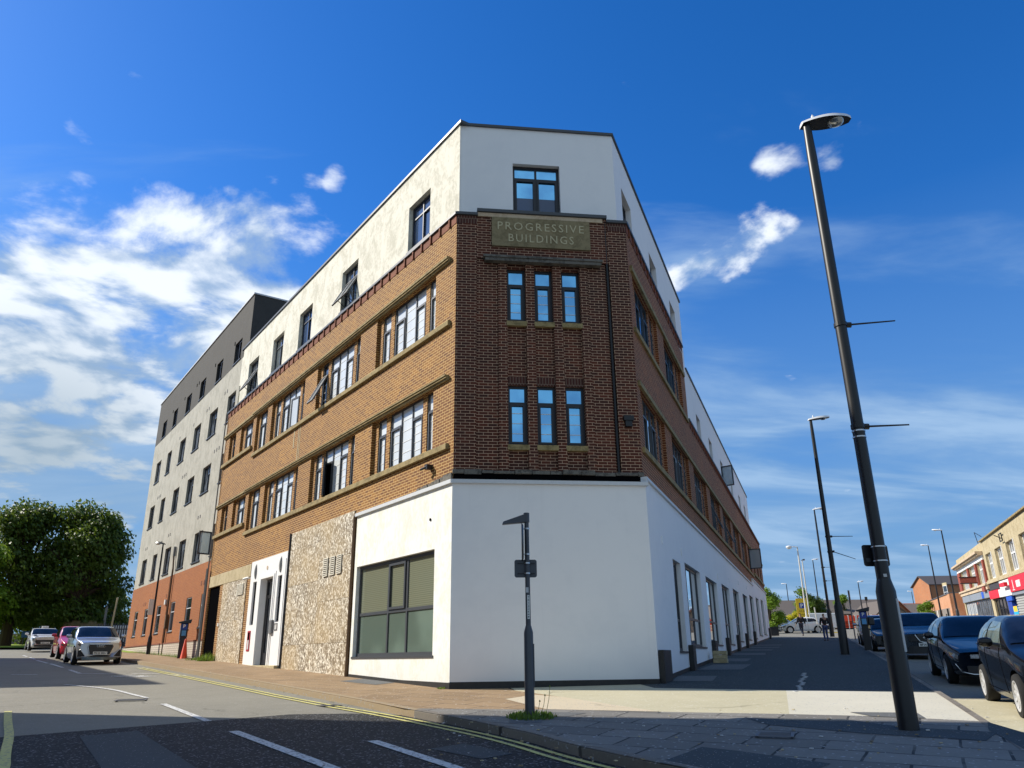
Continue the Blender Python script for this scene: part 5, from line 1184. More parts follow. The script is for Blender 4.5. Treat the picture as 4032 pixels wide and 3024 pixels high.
    if grille=='bar':
        front(-hwf*.60,hwf*.60,.50,.62); front(-hwf*.75,hwf*.75,.27,.42,nm_='lower_grille')
    elif grille=='chevron':   # wide grille with a bright chevron
        front(-hwf*.72,hwf*.72,.62,.80); front(-hwf*.8,hwf*.8,.26,.46,nm_='lower_grille')
        q=MB(); q.tube([W3(bend(0,y)-.035,y,z_) for y,z_ in ((-.33,.84),(-.20,.62),(-.10,.585),(.10,.585),(.20,.62),(.33,.84))],.020,6); q.build('chrome_trim','chrome',t_)
        q=MB(); ring(q,W3(-.045,0,.735),fwd,side,.062,.010); q.tube([W3(-.05,-.09,.735),W3(-.05,.09,.735)],.012,6); q.build('emblem','chrome',t_)
    elif grille=='shield':
        q=MB(); P=[(-.42,.80),(.42,.80),(.47,.70),(.36,.40),(-.36,.40),(-.47,.70)]
        f=[W3(bend(0,y)-.03,y,z_) for y,z_ in P]; q.face(f); 
        for i in range(6): q.face([f[i],f[(i+1)%6],f[(i+1)%6]-fwd*.1,f[i]-fwd*.1])
        q.build('grille','plastic_black',t_)
        q=MB(); q.tube([W3(bend(0,y)-.035,y,z_) for y,z_ in P+[P[0]]],.014,5); q.build('grille_surround','chrome',t_)
        q=MB()
        for k in range(4): ring(q,W3(-.05,-.105+.07*k,.725),fwd,side,.045,.007)
        q.build('emblem','chrome',t_)
        for sg in (-1,1):
            q=MB(); P=[(.50,.33),(.80,.30),(.80,.56),(.72,.60)]; f=[W3(bend(0,y)-.02,y*sg,z_) for y,z_ in P]; q.face(f); q.build('air_intake','plastic_black',t_)
            q=MB(); q.tube([W3(bend(0,y)-.03,y*sg,z_) for y,z_ in P+[P[0]]],.014,5); q.build('intake_trim',rimm,t_)
    elif grille=='mini':
        q=MB(); P=[(-.50,.68),(.50,.68),(.58,.56),(.46,.42),(-.46,.42),(-.58,.56)]; f=[W3(bend(0,y)-.03,y,z_) for y,z_ in P]; q.face(f); q.build('grille','plastic_black',t_)
        front(-.6,.6,.27,.37,nm_='lower_grille')
        for sg in (-1,1):
            q=MB(); c=W3(bend(0,.66)-.0+.03,.63*sg,.70); q.lathe(c,fwd,[(.13,0),(.125,.05),(.06,.085),(.01,.09)],16); q.build('round_headlight','headlamp',t_,smooth=True)
            q=MB(); c=W3(bend(0,.66),.63*sg,.40); q.lathe(c,fwd,[(.08,0),(.07,.04),(.01,.045)],14); q.build('fog_light','headlamp',t_,smooth=True)
    elif grille=='sedan':
        front(-hwf*.58,hwf*.58,.56,.66); front(-hwf*.8,hwf*.8,.25,.42,nm_='lower_grille')
        q=MB()
        for z_ in (.585,.61,.64): q.tube([W3(bend(0,y)-.03,y,z_) for y in (-.5,-.3,-.1,.1,.3,.5)],.006,5)
        q.tube([W3(bend(0,y)-.035,y,z_) for y,z_ in ((-.80,.46),(-.70,.30),(-.5,.255),(0,.25),(.5,.255),(.70,.30),(.80,.46))],.010,5)
        q.tube([W3(-.04,-.07,.66),W3(-.045,0,.745),W3(-.04,.07,.66),W3(-.045,0,.575),W3(-.04,-.07,.66)],.013,5); q.build('chrome_trim','chrome',t_)
    if plate:
        zp=.44 if grille!='chevron' else .50
        if grille=='shield': zp=.46
        if grille=='mini': zp=.50
        q=MB(); FP=Fr(W3(-.05,0,zp),-side,fwd); q.box(FP,-.26,.26,-.02,.008,-.055,.055); po=q.build('number_plate','plate_white',t_)
        q=MB(); text_faces(q,plate,FP,0,-.035,.07,.009,.002,width=.44,bold=.03); q.build('lettering','letter_black',po)
    if clad:
        for sg in (1,-1):
            for (u0,u1) in ((1.2,2.6),): patch('sill_cladding',clad,lambda u:(fo+wr+.06,fo+wb-wr-.06),u0,u1,sgs=(sg,),off=.008,nt=10,nu=3)
        front(-hwf*.86,hwf*.86,.20,.30,nm_='bumper_skirt',mat_=clad)
    # wheels
    wp=MB(); rp=MB()
    c0=Vector((0,0,0))
    for ta in axles:
        for sg in (-1,1):
            ax_=side*sg; c=W3(ta,sg*(W/2-.205),wr)
            wh=MB(); wh.lathe(c,ax_,[(wr*.62,0),(wr*.93,.0),(wr,.03),(wr,.17),(wr*.94,.20),(wr*.70,.205),(wr*.68,.17),(wr*.66,.06),(.02,.06)],32); wo=wh.build('wheel','rubber',t_,smooth=True)
            q=MB(); q.lathe(c,ax_,[(wr*.685,.17),(wr*.70,.207),(wr*.655,.207),(wr*.64,.165)],32)
            b1=UP; b2=ax_.cross(UP)
            for k in range(spokes):
                an=2*math.pi*k/spokes; r_=b1*math.cos(an)+b2*math.sin(an); s_=-b1*math.sin(an)+b2*math.cos(an)
                w0,w1=.045,.030
                if spokes>7: w0,w1=.022,.020
                i0=c+r_*.04+ax_*.185; i1=c+r_*wr*.67+ax_*.19
                q.hexa([i0-s_*w0-ax_*.03,i0+s_*w0-ax_*.03,i1+s_*w1-ax_*.03,i1-s_*w1-ax_*.03,i0-s_*w0,i0+s_*w0,i1+s_*w1,i1-s_*w1])
            q.lathe(c+ax_*.15,ax_,[(.06,0),(.06,.035),(.03,.05),(.005,.05)],12); q.build('rim',rimm,wo)
    if extra: extra(t_,W3,Sp,side,fwd,patch)
    return t_
def ring(q,c,nrm,sd_,r,rt):
    b=nrm.cross(sd_).normalized(); P=[c+sd_*(r*math.cos(2*math.pi*k/16))+b*(r*math.sin(2*math.pi*k/16)) for k in range(17)]; q.tube(P,rt,5,caps=False)
def road(x,y): return Vector((x,y,g(x,y)+RD))
FH=180+20.575
def cpos(s_,d): p=FR(s_,d,0); return road(p.x,p.y)
def golf_x(t_,W3,Sp,side,fwd,patch):
    pass
# nearest hatchback: wheel contacts measured at the kerb
make_car('parked_car','black hatchback nearest the camera, its bright silver wheels in the sun strip',road(8.78,13.30),FH,'paint_black',L=4.2,W=1.76,H=1.48,wb=2.58,fo=.88,wr=.315,hood=1.02,nose=.74,cowl=1.20,rf=2.0,rr=3.45,tail=1.02,belt=(.95,1.03),grille='bar',group='cars parked along the right kerb',spokes=10,gh=.40,sidew=True)
make_car('parked_car','dark navy saloon with chrome lower trim parked second, between the black hatchback and the crossover',road(11.08,19.55),FH,'paint_navy',L=4.6,W=1.80,H=1.46,wb=2.7,fo=.95,hood=.96,nose=.70,cowl=1.25,rf=2.15,rr=3.55,tail=1.05,belt=(.92,.99),grille='sedan',group='cars parked along the right kerb',spokes=9,gh=.40,sidew=True)
make_car('parked_car','dark blue grey crossover with a chrome chevron grille and plate, third behind the tall lamp',road(15.25,30.6),FH,'paint_blue_grey',L=4.4,W=1.82,H=1.60,wb=2.65,fo=.9,wr=.345,hood=1.10,nose=.86,cowl=1.15,rf=1.95,rr=3.55,tail=1.15,belt=(1.03,1.12),grille='chevron',plate='BF14 UXY',group='cars parked along the right kerb',gh=.27,clad='plastic_black')
make_car('parked_car','black hatchback mostly hidden behind the tall lamp, fourth along the right kerb',road(17.35,37.5),FH,'paint_black',L=4.0,W=1.72,H=1.42,wb=2.5,hood=.92,nose=.68,cowl=1.05,rf=1.8,rr=3.2,tail=.95,grille='bar',group='cars parked along the right kerb')
make_car('parked_car','pale blue grey tall small car parked farthest along the right kerb',road(20.3,45.6),FH,'paint_silver_blue',L=3.9,W=1.70,H=1.60,wb=2.5,hood=1.08,nose=.82,cowl=.85,rf=1.6,rr=3.3,tail=1.1,belt=(1.0,1.08),grille='bar',group='cars parked along the right kerb',gh=.18)
# left street
HL=180-35.1
def lcar(t): p=Vector((-16.95,33.1,0))+dL*(t); return p
p=lcar(2.1); make_car('parked_car','silver grey crossover with a big dark shield shaped grille and front plate',Vector((p.x,p.y,g(p.x,p.y)+RD)),HL,'paint_silver',L=4.2,W=1.80,H=1.52,wb=2.6,fo=.82,wr=.34,hood=1.04,nose=.86,cowl=1.1,rf=1.85,rr=3.4,tail=1.05,belt=(.99,1.07),grille='shield',plate='PK23 BSU',group='cars parked on the left street',clad='paint_green_grey',rimm='rim_silver',gh=.28)
p=lcar(8.2); make_car('parked_car','bright red hatchback parked behind the silver crossover on the left',Vector((p.x,p.y,g(p.x,p.y)+RD+.05)),HL,'paint_red',L=4.1,W=1.75,H=1.50,wb=2.55,fo=.85,hood=1.0,nose=.72,cowl=1.1,rf=1.8,rr=3.3,tail=1.0,belt=(.95,1.03),grille='bar',group='cars parked on the left street',gh=.27)
def mini_x(t_,W3,Sp,side,fwd,patch):
    q=MB(); q.box(Fr(W3(2.0,0,1.42),side,fwd),-.2,.2,-.06,.06,0,.12); q.build('roof_box','plate_white',t_,bevel=.02)
    for sg in (1,-1): patch('bonnet_stripe','plastic_black',lambda u:(.12,.95),8.05,8.65,sgs=(sg,),off=.006,nt=8,nu=2)
p=lcar(25.2); make_car('parked_car','small white hatchback with black bonnet stripes and a roof box',Vector((p.x,p.y,g(p.x,p.y)+RD+.08)),HL,'paint_white',L=3.85,W=1.73,H=1.42,wb=2.5,fo=.75,hood=.98,nose=.84,cowl=1.0,rf=1.65,rr=3.1,tail=1.0,belt=(.95,.98),grille='mini',plate='HH11 LLC',group='cars parked on the left street',extra=mini_x,gh=.22)
# side-on white hatchback across the junction
make_car('parked_car','white hatchback seen side-on in the sun beyond the end of the pavement',Vector((28.3,79.5,3.48)),-81,'paint_white',L=4.1,W=1.75,H=1.52,wb=2.59,fo=.80,wr=.33,hood=1.02,nose=.70,cowl=.95,rf=1.75,rr=3.2,tail=1.05,belt=(.95,1.08),grille='bar',spokes=6,gh=.28,z=3.48)
make_car('parked_car','pale car partly hidden behind the white hatchback near the shady tree',Vector((27.5,86,3.75)),-100,'paint_silver_blue',L=4.2,W=1.75,H=1.5,grille='bar')
def van(loc,hd,label,m_='plate_white',L=5.2,H=2.2,name='parked_van'):
    o=Vector(loc); t=thing(name,label,'van',o); a=R(hd); F_=Fr(o,Vector((math.sin(a),math.cos(a),0)),Vector((math.cos(a),-math.sin(a),0)))
    q=MB(); P=[(-L/2,.35),(-L/2,H*.97),(L/2-1.6,H),(L/2-.95,H*.6),(L/2-.1,H*.48),(L/2,.35)]
    A=[F_(x,-.95,z) for x,z in P]; B=[F_(x,.95,z) for x,z in P]; q.face(A); q.face(B[::-1])
    for i in range(6): q.face([A[i],A[(i+1)%6],B[(i+1)%6],B[i]])
    q.build('body',m_,t,bevel=.06)
    for sg in (-1,1):
        q=MB(); q.face([F_(L/2-2.2,sg*.957,H*.60),F_(L/2-1.15,sg*.957,H*.60),F_(L/2-1.62,sg*.957,H*.93),F_(L/2-2.2,sg*.957,H*.93)]); q.build('side_window','car_glass',t)
        for x in (-L/2+1,L/2-.9): q=MB(); q.lathe(F_(x,sg*.80,.33),F_.n*sg,[(.33,0),(.33,.16),(.2,.17),(.01,.15)],18); q.build('wheel','rubber',t,smooth=True)
    return t
van((34.5,93,4.0),-80,'pale greenish van behind the white hatchback, below the yellow bush','glass_blind',H=2.0)
van((-33.3,71.5,2.75),60,'white van parked behind the palisade fence at the far end of the annexe','plate_white',H=1.9)
make_car('parked_car','grey car behind the palisade fence beside the white van',Vector((-31.8,68.5,2.65)),150,'paint_silver',L=4.2,W=1.75,H=1.45,grille='bar')

# ================================================================ PEOPLE
def person(loc,hd,label,h,joints,clothes):
    """body: one skinned mesh from a joint chain; clothing grown as its own skins round it"""
    t=thing('person',label,'person',loc); s_=h/1.75; a=R(hd)
    fx=Vector((math.cos(a),-math.sin(a),0)); fy=Vector((math.sin(a),math.cos(a),0))
    def P(x,y,z): return fx*(x*s_)+fy*(y*s_)+UP*(z*s_)
    def skin(name,pts,edges,rad,m_,parent=t):
        me=bpy.data.meshes.new(name); me.from_pydata([P(*p) for p in pts],edges,[]); o=bpy.data.objects.new(name,me); col.objects.link(o); o.parent=parent
        me.materials.append(MATS[m_])
        k=o.modifiers.new('s','SKIN'); k.use_smooth_shade=True
        for i,v in enumerate(me.skin_vertices[0].data): r=rad[i]; v.radius=(r[0]*s_,r[1]*s_) if isinstance(r,tuple) else (r*s_,r*s_)
        me.skin_vertices[0].data[0].use_root=True
        o.modifiers.new('u','SUBSURF').levels=1; o.modifiers['u'].render_levels=2
        return o
    J=joints
    names=list(J.keys()); idx={k:i for i,k in enumerate(names)}
    bones=[('pelvis','waist'),('waist','chest'),('chest','neck'),('neck','head0'),('head0','head1'),('chest','shL'),('shL','elL'),('elL','wrL'),('wrL','haL'),('chest','shR'),('shR','elR'),('elR','wrR'),('wrR','haR'),('pelvis','hipL'),('hipL','knL'),('knL','anL'),('anL','toL'),('pelvis','hipR'),('hipR','knR'),('knR','anR'),('anR','toR')]
    rad={'pelvis':(.13,.10),'waist':(.125,.09),'chest':(.155,.10),'neck':.055,'head0':(.075,.085),'head1':(.080,.095),'shL':.062,'shR':.062,'elL':.042,'elR':.042,'wrL':.028,'wrR':.028,'haL':.034,'haR':.034,'hipL':.085,'hipR':.085,'knL':.056,'knR':.056,'anL':.038,'anR':.038,'toL':.035,'toR':.035}
    body=skin('body',[J[k] for k in names],[(idx[a_],idx[b_]) for a_,b_ in bones],[rad[k] for k in names],'skin')
    def sub(name,ks,es,rr,m_):
        return skin(name,[J[k] if isinstance(k,str) else k for k in ks],es,rr,m_)
    sub('jacket',['pelvis','waist','chest','shL','elL','wrL','shR','elR','wrR'],[(0,1),(1,2),(2,3),(3,4),(4,5),(2,6),(6,7),(7,8)],[(.165,.125),(.16,.12),(.185,.13),.082,.062,.046,.082,.062,.046],clothes[0])
    sub('trousers',['pelvis','hipL','knL','anL','hipR','knR','anR'],[(0,1),(1,2),(2,3),(0,4),(4,5),(5,6)],[(.15,.115),.105,.074,.060,.105,.074,.060],clothes[1])
    for s__ in 'LR':
        an=J['an'+s__]; to=J['to'+s__]; sub('shoe',[(an[0],an[1]-.04,an[2]-.04),(an[0],an[1]+.04,an[2]-.045),(to[0],to[1]+.03,to[2])],[(0,1),(1,2)],[.045,.05,.036],'shoe')
        ha=J['ha'+s__]; wr=J['wr'+s__]; d=Vector(ha)-Vector(wr); d=d.normalized()
        for k in range(5):
            off=(-.028+.014*k) if k<4 else .03
            b=Vector(ha)+d*.015+Vector((0,off,0)); e=b+d*(.075 if k<4 else .04)+Vector((0,.012 if k<4 else .03,0)); e2=e+d*.02+Vector((0,0,-.01))
            sub('finger' if k<4 else 'thumb',[tuple(b),tuple(e),tuple(e2)],[(0,1),(1,2)],[.011,.009,.007],'skin') if h>0 else None
    h1=J['head1']; h0=J['head0']
    sub('hair',[(h0[0],h0[1]-.035,h0[2]+.05),(h1[0],h1[1]-.02,h1[2]+.035)],[(0,1)],[(.078,.07),(.090,.098)],'hair')
    return t
JM1={'pelvis':(0,0,.95),'waist':(.01,0,1.12),'chest':(.015,.02,1.36),'neck':(.02,.03,1.50),'head0':(.02,.05,1.60),'head1':(.02,.055,1.69),'shL':(-.18,.02,1.40),'elL':(-.27,-.05,1.12),'wrL':(-.36,.04,.90),'haL':(-.385,.07,.83),'shR':(.21,.02,1.40),'elR':(.28,-.08,1.14),'wrR':(.33,.02,.90),'haR':(.34,.05,.83),
     'hipL':(-.09,0,.90),'knL':(-.05,.10,.50),'anL':(.06,-.10,.10),'toL':(.07,.02,.05),'hipR':(.09,0,.90),'knR':(.12,.14,.50),'anR':(.13,.16,.09),'toR':(.14,.30,.04)}
person((22.75,64.0,2.93),0,'person in dark top and trousers walking away in front of the white hatchback',1.75,JM1,('cloth_black','cloth_navy'))
JM2=dict(JM1); JM2.update({'elL':(-.26,.02,1.12),'wrL':(-.20,.20,1.02),'haL':(-.15,.25,1.03),'elR':(.28,.0,1.13),'wrR':(.25,.20,1.08),'haR':(.22,.25,1.10),'knL':(-.10,.03,.50),'anL':(-.10,-.04,.09),'toL':(-.10,.10,.04),'knR':(.10,.08,.50),'anR':(.11,.02,.09),'toR':(.12,.16,.04),'head0':(.02,.07,1.59),'head1':(.02,.085,1.67)})
person((20.0,52.0,2.36),0,'person in a black top and blue jeans walking away beside the third street lamp',1.72,JM2,('cloth_black','jeans'))
q=MB(); q.lathe((20.27,52.2,3.40),UP,[(.03,0),(.04,.12),(.01,.13)],10); tag(q.build('paper_cup','plate_white'),'small white cup held by the person in jeans','cup')

# ================================================================ TREES
def leaf_cloud(q,c,r,n,size,rnd,flat=.85,seed_=0,hollow=.35):
    """leaves gathered in sprays through the volume of a lobe"""
    c=Vector(c)
    ns=max(6,int(n/9))
    for k in range(ns):
        d=Vector((rnd.gauss(0,1),rnd.gauss(0,1),rnd.gauss(0,1))).normalized(); rr=r*(hollow+(1-hollow)*rnd.random()**.45)
        p=c+Vector((d.x*rr,d.y*rr,d.z*rr*flat))
        for j in range(9):
            e=p+Vector((rnd.gauss(0,1),rnd.gauss(0,1),rnd.gauss(0,.7)))*size*1.3
            nv=(d*.6+Vector((rnd.uniform(-1,1),rnd.uniform(-1,1),rnd.uniform(-.2,1.2)))).normalized()
            a=nv.cross(Vector((rnd.random(),rnd.random(),.3))).normalized(); b=nv.cross(a); s_=size*rnd.uniform(.5,1.1)
            q.face([e-a*s_,e-b*s_*.55,e+a*s_,e+b*s_*.55],[(0,0)]*4)
def tree(name,label,base,trunk_h,tr,lobes,n,size,mat_='leaf_dark',group=None,seed=1,cat='tree'):
    rnd=random.Random(seed); b=Vector(base); t=thing(name,label,cat,b,group)
    q=MB(); q.tube([b-UP*.3,b+UP*trunk_h*.5,b+UP*trunk_h],[tr*1.25,tr,tr*.75],10)
    for (c,r) in lobes:
        c=Vector(c); s0=b+UP*trunk_h*.9; m_=(s0+c)/2+Vector((rnd.uniform(-.3,.3),rnd.uniform(-.3,.3),.2)); q.tube([s0,m_,c],[tr*.55,tr*.3,tr*.08],7)
        for k in range(4):
            e=c+Vector((rnd.uniform(-1,1),rnd.uniform(-1,1),rnd.uniform(-.3,1)))*r*.8; q.tube([m_+(c-m_)*.4,e],[tr*.16,tr*.03],5)
    q.build('trunk','bark',t)
    q=MB(); tot=sum(r**2 for _,r in lobes)
    for (c,r) in lobes: leaf_cloud(q,c,r,int(n*r*r/tot),size,rnd)
    me_=q.build('crown',mat_,t)
    return t
def lobes(cx,cy,rz0,rz1,rad,n,seed):
    rnd=random.Random(seed); L_=[]
    for k in range(n):
        u=rnd.random(); z_=rz0+(rz1-rz0)*u; prof=math.sin(math.pi*min(.97,max(.12,u*.86+.10)))**.55
        a=rnd.uniform(0,6.283); d=rad*prof*rnd.uniform(.35,.80); L_.append(((cx+d*math.cos(a),cy+d*math.sin(a),z_),rad*rnd.uniform(.26,.42)))
    return L_
tree('broadleaf_tree','tall dark tree with a domed crown at the far left, behind the white hatchback',(-43.0,68,3.0),4.0,.42,lobes(-42.9,68,5.2,14.2,4.1,38,2)+[((-43,68,14.3),1.5),((-41.6,68,13.8),1.4),((-44.6,68,13.6),1.4)],21000,.20,group='trees on the left',seed=2)
tree('broadleaf_tree','broadest dark tree on the left, its round crown nearest the annexe',(-37.7,68.5,3.0),4.2,.42,lobes(-38.0,68.5,5.2,14.1,4.1,50,3)+[((-38.2,68.5,14.2),1.5),((-36.6,68.5,13.4),1.4),((-40,68.5,13.6),1.5),((-35.2,68.5,11.6),1.4)],24000,.20,group='trees on the left',seed=3)
tree('broadleaf_tree','lower bright green tree cut by the left edge, in front of the dark trees',(-44.3,63.5,2.8),2.5,.3,lobes(-44.0,63.5,4.6,10.6,3.3,26,4),13000,.19,'leaf_mid',group='trees on the left',seed=4)
tree('broadleaf_tree','low dark bushy tree filling the shade under the crowns behind the red car',(-37.0,72.5,3.1),1.6,.25,lobes(-37.8,72.5,4.0,7.5,3.6,22,14),9000,.20,group='trees on the left',seed=14)
tree('broadleaf_tree','dark bushy tree in the shade between the two trunks at the far left',(-44.5,73,3.1),1.6,.25,lobes(-44.5,73,3.9,7.4,3.5,20,15),8000,.20,group='trees on the left',seed=15)
tree('broadleaf_tree','bright green young tree at the end of the white wall on the right',(24.9,78.5,3.4),1.2,.12,lobes(25.0,78.5,4.2,7.6,1.45,16,5),7000,.12,'leaf_mid',group='trees past the junction',seed=5)
tree('broadleaf_tree','dark bushy tree behind the yellow car park sign',(39.2,105,4.3),1.5,.16,lobes(39.0,105,5.6,8.6,2.1,16,6)+[((37.9,105,9.3),.6)],7000,.16,'leaf_dark',group='trees past the junction',seed=6)
tree('broadleaf_tree','green conifer like bush rising beside the pale lamp above the yellow sign',(36.4,101,4.2),1.5,.14,lobes(36.5,101,5.4,8.2,1.2,12,16)+[((36.6,101,9.0),.4)],4500,.13,'leaf_mid',group='trees past the junction',seed=16)
tree('shrub','bright yellow flowering bush between the white lamp and the shady tree',(32.3,92,4.0),.7,.08,lobes(32.0,92,4.6,5.9,.95,10,7),3500,.10,'leaf_yellow',group='bushes past the junction',seed=7,cat='bush')
tree('shrub','yellow green bush behind the orange barriers',(44.5,103,4.2),.5,.08,lobes(44.3,103,4.6,5.6,.9,8,8),2200,.11,'leaf_yellow',group='bushes past the junction',seed=8,cat='bush')
tree('shrub','low green bush to the right of the white hatchback',(30.6,83,3.7),.5,.08,lobes(30.7,83,4.0,5.0,.7,8,9),2400,.09,'leaf_mid',group='bushes past the junction',seed=9,cat='bush')
tree('broadleaf_tree','small round tree top showing above the brown roofs',(53.5,130,6),2,.14,lobes(53.3,130,8.3,10.2,1.2,8,10),2600,.16,'leaf_mid',group='trees past the junction',seed=10)
tree('broadleaf_tree','olive green tree left of the orange rendered wall across the street',(62.6,122,4.2),1.5,.16,lobes(62.9,122,5.6,8.4,1.4,14,11),4200,.15,'leaf_mid',group='trees past the junction',seed=11)

# ================================================================ BACKGROUND BUILDINGS
def gable_block(name,label,o,ax_,L_,W_,ze,zr,wallm,roofm,cat='building',z0=None,windows=(),over=.3,group=None):
    """o: corner, ax_: long direction, ridge runs along it"""
    o=Vector(o); a=Vector(ax_).normalized(); n=Vector((a.y,-a.x,0)); F_=Fr(Vector((o.x,o.y,0)),a,n); zb=(g(o.x,o.y)-.5) if z0 is None else z0
    t=thing(name,label,cat,(o.x,o.y,zb),group); q=MB()
    q.face([F_(0,0,zb),F_(L_,0,zb),F_(L_,0,ze),F_(0,0,ze)],[(0,zb),(L_,zb),(L_,ze),(0,ze)]); q.face([F_(0,-W_,zb),F_(L_,-W_,zb),F_(L_,-W_,ze),F_(0,-W_,ze)])
    for s_ in (0,L_): q.face([F_(s_,0,zb),F_(s_,-W_,zb),F_(s_,-W_,ze),F_(s_,-W_/2,zr),F_(s_,0,ze)],[(0,zb),(W_,zb),(W_,ze),(W_/2,zr),(0,ze)])
    q.build('wall',wallm,t)
    k=(zr-ze)/(W_/2); q=MB()
    for sg in (0,1):
        d0=over if sg==0 else -W_-over; z_=ze-k*over
        A=[F_(-over,d0,z_),F_(L_+over,d0,z_),F_(L_+over,-W_/2,zr+.05),F_(-over,-W_/2,zr+.05)]
        q.hexa([p-UP*.12 for p in A]+A)
    q.build('roof',roofm,t)
    for (s0,s1,w0,w1,fm) in windows: simple_win(t,F_,s0,s1,w0,w1,fm)
    return t,F_
def simple_win(t,F_,s0,s1,z0,z1,fm='frame_white',d=.0,mull=1,tr=.5,pm='glass_dark'):
    q=MB(); bars(q,F_,s0,s1,z0,z1,d+.004,d+.06,.07)
    for k in range(mull-1): x=s0+(s1-s0)*(k+1)/mull; q.box(F_,x-.03,x+.03,d+.004,d+.058,z0+.07,z1-.07)
    if tr: zz=z0+(z1-z0)*tr; q.box(F_,s0+.07,s1-.07,d+.004,d+.056,zz-.03,zz+.03)
    w_=q.build('window',fm,t); q=MB(); q.box(F_,s0+.05,s1-.05,d+.001,d+.02,z0+.05,z1-.05); q.build('pane',pm,w_)
# brown roofed low buildings beyond the junction
gable_block('low_building','long low building with a brown tiled roof behind the young tree and yellow bush',(40.5,128,0),(1,.0,0),24,14,6.8,10.1,'brick_grey','roof_brown',z0=3)
t,F_=gable_block('low_building','low supermarket like building with a wide brown roof and small gable behind the orange barriers',(50.0,128,0),(1,0,0),22,12,7.6,9.2,'brick_orange','roof_brown',z0=3)
gable_block('low_building','small dark gabled wing on the brown roofed building',(57.6,118,0),(0,1,0),9,4.2,7.2,9.0,'brick_grey','roof_brown',z0=3)
gable_block('house','red brick house with a bright orange tiled roof beside the tall lamp',(62.6,132,0),(1,.1,0),6.5,6.0,6.6,9.4,'brick_orange','roof_red',z0=3)
gable_block('house','small dark red gabled house next to the orange roofed one',(63.0,127,0),(.1,1,0),7,3.6,7.3,9.3,'terracotta_red' if 0 else 'brick_orange','roof_red',z0=3)
t,F_=gable_block('house','narrow brown brick house with its gable end and one white window across the street',(71.5,136.4,0),(1,-.02,0),13,6.2,12.75,14.25,'brick_orange','slate',z0=3.5)
t.location.y+=0
# gable faces the street; a window on it
FGb=Fr(Vector((71.5,136.4,0)),Vector((0,-1,0)),Vector((-1,0,0)))
simple_win(t,FGb,4.2,5.4,9.9,12.0); 
q=MB(); q.box(FGb,4.1,5.5,.0,.06,12.0,12.45); q.build('lintel','stone_pale',t)
q=MB(); q.tube([FGb(.1,.08,4),FGb(.1,.08,12.6)],.08,8); q.build('drainpipe','pole_dark',t)
# ---- shops: z measured as height over a line that climbs with the street
def zs_(s_,z): return z+.032*s_
def sl(mb,s0,s1,d0,d1,z0,z1,mi=0,fr=None):
    fr=fr or FS
    P=[]
    for z in (z0,z1):
        for (a,b) in ((s0,d0),(s1,d0),(s1,d1),(s0,d1)): P.append(fr(a,b,zs_(a,z)))
    mb.hexa([P[0],P[1],P[2],P[3],P[4],P[5],P[6],P[7]],mi)
class FSl:
    o=Q0; d=dS; n=nS
    def __call__(s,a,b,z): return FS(a,b,zs_(a,z))
FZ=FSl()
tS=thing('shop_building','pale stone shop building with tall white windows and a big red sign','building',FS(0,0,g(*FS(0,0,0)[:2])))
q=MB(); swin=[(-9.4,-7.6),(-6.6,-4.8),(-3.6,-.9),(1.0,4.4),(6.1,9.7),(11.4,14.9)]
gwall(q,FZ,-14,16,6.10,9.40,[(a,b,6.42,8.32,.35) for a,b in swin],0,.35); gwall(q,FZ,-14,16,.5,6.1,[(-13,15.4,1.5,5.05,.5)],0,.5)
q.build('stone_wall','stone_pale',tS)
q=MB(); sl(q,-14,16,-9,-.4,1,9.3); q.build('roof','lead',tS)
q=MB(); sl(q,-14,16.1,-.3,.15,9.40,9.50); q.build('parapet_coping','stone_sill',tS)
q=MB(); sl(q,-14,16,0,.18,6.10,6.28); sl(q,-14,16,0,.10,6.28,6.38); q.build('string_course','stone_pale',tS)
for a,b in swin:
    q=MB(); bars(q,FZ,a,b,6.42,8.32,-.34,-.20,.13); n=3
    for k in range(1,n+1): x=a+(b-a)*k/(n+1); q.box(FZ,x-.07,x+.07,-.34,-.2,6.5,8.24)
    q.box(FZ,a+.1,b-.1,-.33,-.22,7.55,7.65); q.box(FZ,a-.0,a+.16,-.2,.05,6.42,8.32)
    w_=q.build('window','frame_white',tS); q=MB(); q.box(FZ,a,b,-.40,-.345,6.42,8.32); q.build('pane','glass_dark',w_)
q=MB(); bars(q,FZ,4.3,5.3,8.45,9.0,.1,.16,.05); q.tube([FZ(4.8,0,8.6),FZ(4.8,.5,8.9)],.03,6); q.build('wall_bracket','pole_dark',tS)
# shop fronts
def fascia(a0,a1,z0,z1,m_,d=.12,parent=tS,txt=None,tm='plate_white',th=.4,tw=None,name='shop_sign'):
    q=MB(); q.box(FZ,a0,a1,0,d,z0,z1); o=q.build(name,m_,parent,bevel=.02)
    return o
f_=fascia(-6.0,4.75,5.12,6.06,'shop_red',.25)
q=MB(); 
FZm=lambda a,b,z: FZ(-a,b,z)
q.hexa([FZ(3.05,.25,5.30),FZ(3.30,.25,5.30),FZ(3.30,.27,5.30),FZ(3.05,.27,5.30),FZ(3.10,.25,5.85),FZ(3.24,.25,5.85),FZ(3.24,.27,5.85),FZ(3.10,.27,5.85)]); q.build('lettering','plate_white',f_); q=MB(); q.box(FZ,2.75,3.6,.25,.27,5.20,5.26)
q.build('lettering','plate_white',f_); q=MB(); rrect(q,FZ,.4,1.9,.25,.27,5.35,5.75,.06); q.build('badge','plate_white',f_)
fascia(4.8,10.2,5.55,6.06,'shop_white',.10); fascia(4.9,10.5,4.95,5.50,'shop_white',.2)
q=MB(); q.box(FZ,5.0,7.2,.3,.5,5.55,5.80); q.build('shop_sign','shop_red',tS)
